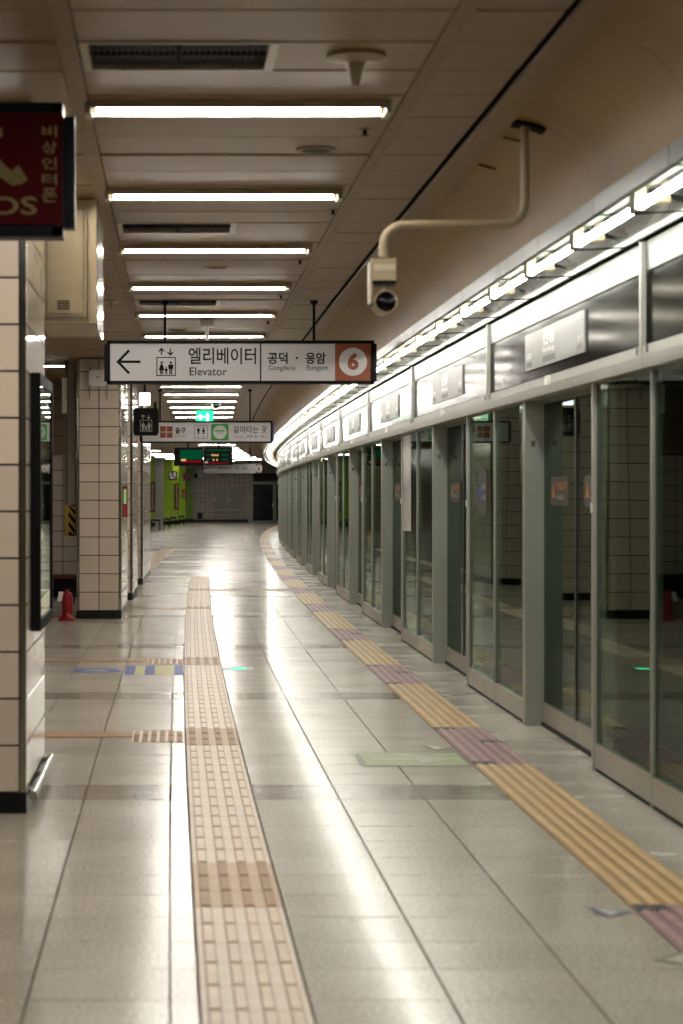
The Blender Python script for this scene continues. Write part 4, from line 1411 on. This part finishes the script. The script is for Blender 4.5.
# small fixing plates on the cove
for (px, py) in ((512, 141), (487, 168)):
    Yp = FPX * 1.47 / (PY - py)
    xx = (px - PX) * Yp / FPX
    dx_ = xx - 1.355
    zz = 2.565 + math.sqrt(max(.325 ** 2 - dx_ ** 2, 0)) - .006
    tag(MB().box(-.04, .04, -.012, .012, -.004, .006).lathe([(.005, -.005), (.0001, -.006)], (-.028, 0, 0), 8).lathe([(.005, -.005), (.0001, -.006)], (.028, 0, 0), 8).build('fixing_plate', M_rail, None, (xx, Yp, zz - .002)), 'small screwed fixing plate on the brown cove near the camera', 'plate', 'fixing plates on the cove')
for o in list(bpy.data.objects):
    if o.name.startswith('fixing_plate'):
        o.rotation_euler.y = math.atan2(o.location.x - 1.355, o.location.z - 2.565)

# small dome camera behind the signs
Y = 36.0
p = P(Y)
q = p(216, 405)
t = thing('dome_camera', 'small white ceiling camera with a black lens beyond the lift sign', 'camera', (q[0], Y, q[1]))
MB().lathe([(.0001, .06), (.08, .06), (.085, .0), (.07, -.05), (.0001, -.06)], n=20, axis='y').build('body', M_white, t, smooth=True)
MB().lathe([(.055, -.055), (.05, -.075), (.0001, -.085)], n=20, axis='y').build('lens', M_darkglass, t, smooth=True)
MB().tube([(0, 0, .07), (0, 0, 2.895 - q[1])], .02, 8).build('stem', M_white, t)

# ================================================================== FAR END
endw = uvwall('wall_end', [(.75, 107), (8.5, 107)], M_tiledend, label='grey tiled end wall of the platform')
Y = 106.9
p = P(Y)
def slabpx(name, a, c, d, e, m, parent, y0=-.06, y1=0.0, Yq=None):
    Yq = Yq or Y
    q0, q1 = wz(a, e, Yq), wz(c, d, Yq)
    return MB().box(q0[0], q1[0], y0, y1, max(q0[1], 0.0), q1[1]).build(name, m, parent)
bb = MB().box(.9, 4.0, 106.9, 106.98, 0, .13).build('baseboard_end', M_skirt); struct(bb, 'black skirting of the end wall')
t = thing('service_cabinet', 'grey two door service cabinet in the tiled end wall', 'cabinet', (0, Y, 0))
GD = mat('service_grey', (140, 136, 122), .4, .3)
slabpx('frame', 212.8, 241.6, 488.2, 515, M_alu, t, -.04, .02)
for a, c in ((213.6, 226.8), (227.6, 240.8)):
    d = slabpx('door', a, c, 489, 514.2, GD, t, -.07, -.04)
    slabpx('handle', a + (1.2), a + 2.4, 497.5, 501, M_white, d, -.10, -.07)
    slabpx('stripe', a + .5, c - .5, 509.2, 510.4, M_alu_w, d, -.075, -.07)
dr = struct(inst(None, 'door_1', None, (0, Y, 0)), 'glazed door with a grey steel frame in the end wall')
slabpx('frame_post', 248.2, 252.8, 475, 522.1, M_alu, dr, -.15, .02)
slabpx('frame_post', 273, 276, 482, 522.1, M_alu, dr, -.12, .02)
slabpx('frame_post', 281, 284, 482, 522.1, M_alu, dr, -.12, .02)
slabpx('frame_head', 252.8, 284, 481.5, 484.2, M_alu, dr, -.12, .02)
slabpx('kick_rail', 252.8, 284, 520.8, 522.2, M_alu, dr, -.12, .02)
slabpx('pane', 252.8, 273, 484.2, 520.8, M_darkglass, dr, -.04, .0)
slabpx('pane', 276, 281, 484.2, 520.8, M_darkglass, dr, -.04, .0)
slabpx('transom', 252.8, 290, 473, 481.5, mat('transom_dark', (40, 38, 34), .6), dr, -.05, .0)
slabpx('handle', 272.2, 272.9, 503, 507, M_white, dr, -.14, -.08)
t = thing('service_box', 'beige speaker box high on the tiled end wall', 'box', (0, Y, 0))
slabpx('case', 220, 227.5, 470, 478, M_beige, t, -.3, -.0)
slabpx('case_rim', 219.4, 228.1, 477.2, 478.6, M_steel, t, -.32, .0)
t = thing('service_box', 'grey green junction box beside the lime wall corner', 'box', (0, Y, 0))
slabpx('case', 193, 205, 472.5, 478.8, M_alu, t, -.25, 0)
slabpx('dial', 194.2, 197.6, 473.6, 477.6, M_black, t, -.27, -.25)
t = thing('floor_box', 'small grey vent box low on the end wall', 'box', (0, Y, 0))
slabpx('case', 197, 203, 512, 519.5, GD, t, -.12, 0)
slabpx('grille', 197.8, 202.2, 513, 518.5, M_black, t, -.13, -.12)
# lime green wall: columns of large tiles stepping back
lime = struct(inst(None, 'wall_lime'), 'lime green tiled wall with steel column covers')
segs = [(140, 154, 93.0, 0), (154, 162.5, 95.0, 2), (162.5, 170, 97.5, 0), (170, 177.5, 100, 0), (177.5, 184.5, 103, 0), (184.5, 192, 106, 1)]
for a, c, Yq, kind in segs:
    xa, xc = (a - PX) * Yq / FPX, (c + 1.0 - PX) * Yq / FPX
    if kind == 2:
        MB().box(xa, xc, Yq - .3, Yq, 0, 2.9).build('column_cover', M_steel, lime)
    else:
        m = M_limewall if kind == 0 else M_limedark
        MB().box(xa, xc, Yq, Yq + 3, 0, 2.92).build('wall_core', M_joint, lime)
        n = max(1, round((xc - xa) / .3))
        for rI in range(5):
            for cI in range(n):
                wd = (xc - xa) / n
                inst(tile_mesh(wd, .54, m, .02), 'tile', lime, (xa + wd * (cI + .5), Yq, .17 + .54 * (rI + .5)))
        MB().box(xa, xc, Yq - .03, Yq, 0, .16).build('skirting', M_skirt, lime)
def poster(label, a, c, d, e, Yq, fm, pm, name='poster_frame', cat='poster'):
    t = thing(name, label, cat, (0, Yq - .015, 0))
    q0, q1 = wz(a, e, Yq), wz(c, d, Yq)
    MB().box(q0[0], q1[0], -.06, .0, q0[1], q1[1]).build('frame', fm, t)
    w_ = .05
    MB().box(q0[0] + w_, q1[0] - w_, -.066, -.06, q0[1] + w_, q1[1] - w_).build('print', pm, t)
    return t
M_post = mat('poster_rose', (190, 140, 128), .5, noise=.3, nscale=3)
poster('tall dark framed pink poster left of the steel column', 150.3, 154.6, 482, 512, 93.0, M_black, M_post)
poster('tall dark framed pink poster on the lime wall past the steel column', 174.8, 178.6, 484, 509.5, 100.0, M_black, M_post)
poster('small red cabinet with a pale label on the lime wall', 182.2, 185.8, 489.5, 498, 103.0, M_red, mat('poster_orange', (220, 130, 90), .5), 'hydrant_box', 'hydrant box')
t = poster('white wheelchair sign in a dark frame above the lime wall', 168.6, 177, 471.2, 480, 96, M_black, M_face, 'wheelchair_sign', 'sign')
ic = MB()
p96 = P(96)
q = p96(172.4, 473.4)
ic.disc(q[0], q[1], .05, -.067, 12)
ic.stroke(p96(172.4, 474.2), p96(172.6, 476.6), .05, -.067)
ic.stroke(p96(172.4, 476.4), p96(174.6, 476.6), .05, -.067)
ic.stroke(p96(174.4, 476.4), p96(175.2, 478.4), .05, -.067)
q = p96(172.3, 477.2)
for kk in range(10):
    a1, a2 = math.radians(110 + kk * 22), math.radians(132 + kk * 22)
    ic.stroke((q[0] + .085 * math.cos(a1), q[1] + .085 * math.sin(a1)), (q[0] + .085 * math.cos(a2), q[1] + .085 * math.sin(a2)), .025, -.067)
ic.build('pictogram', M_text, t)
MB().box(.06, .1, -.04, 0, q[1] + .2, 2.9).build('hanger', M_black, t)
t = poster('red and black sign with a slashed mark above the lime wall', 183.4, 191, 474.2, 481, 101, M_black, mat('sign_dark_red', (120, 22, 30), .5), 'prohibition_sign', 'sign')
p101 = P(101)
ic = MB()
ic.stroke(p101(184.8, 475.4), p101(189.6, 480), .06, -.067)
ic.stroke(p101(184.8, 480), p101(186.6, 476), .05, -.067)
ic.stroke(p101(189.6, 475.4), p101(188.6, 479), .05, -.067)
ic.build('slash_mark', M_black, t)
# benches in front of the lime wall
for i, (a, c, Yq) in enumerate(((150, 161, 84), (163, 170, 88), (169.5, 177, 92), (178, 185, 97))):
    xa, xc = (a - PX) * Yq / FPX, (c - PX) * Yq / FPX
    t = thing('bench', 'dark metal bench standing in front of the lime wall', 'bench', ((xa + xc) / 2, Yq, 0), 0, 'dark benches by the lime wall')
    w2 = (xc - xa) / 2
    MB().slab(-w2, w2, -.2, .2, .40, .44, .01).build('seat', M_steel, t)
    for sx in (-1, 1):
        MB().box(sx * (w2 - .05) - .02, sx * (w2 - .05) + .02, -.18, .18, 0, .40).build('leg', M_black, t)
    MB().box(-w2 + .05, w2 - .05, -.03, .03, .34, .40).build('beam', M_black, t)
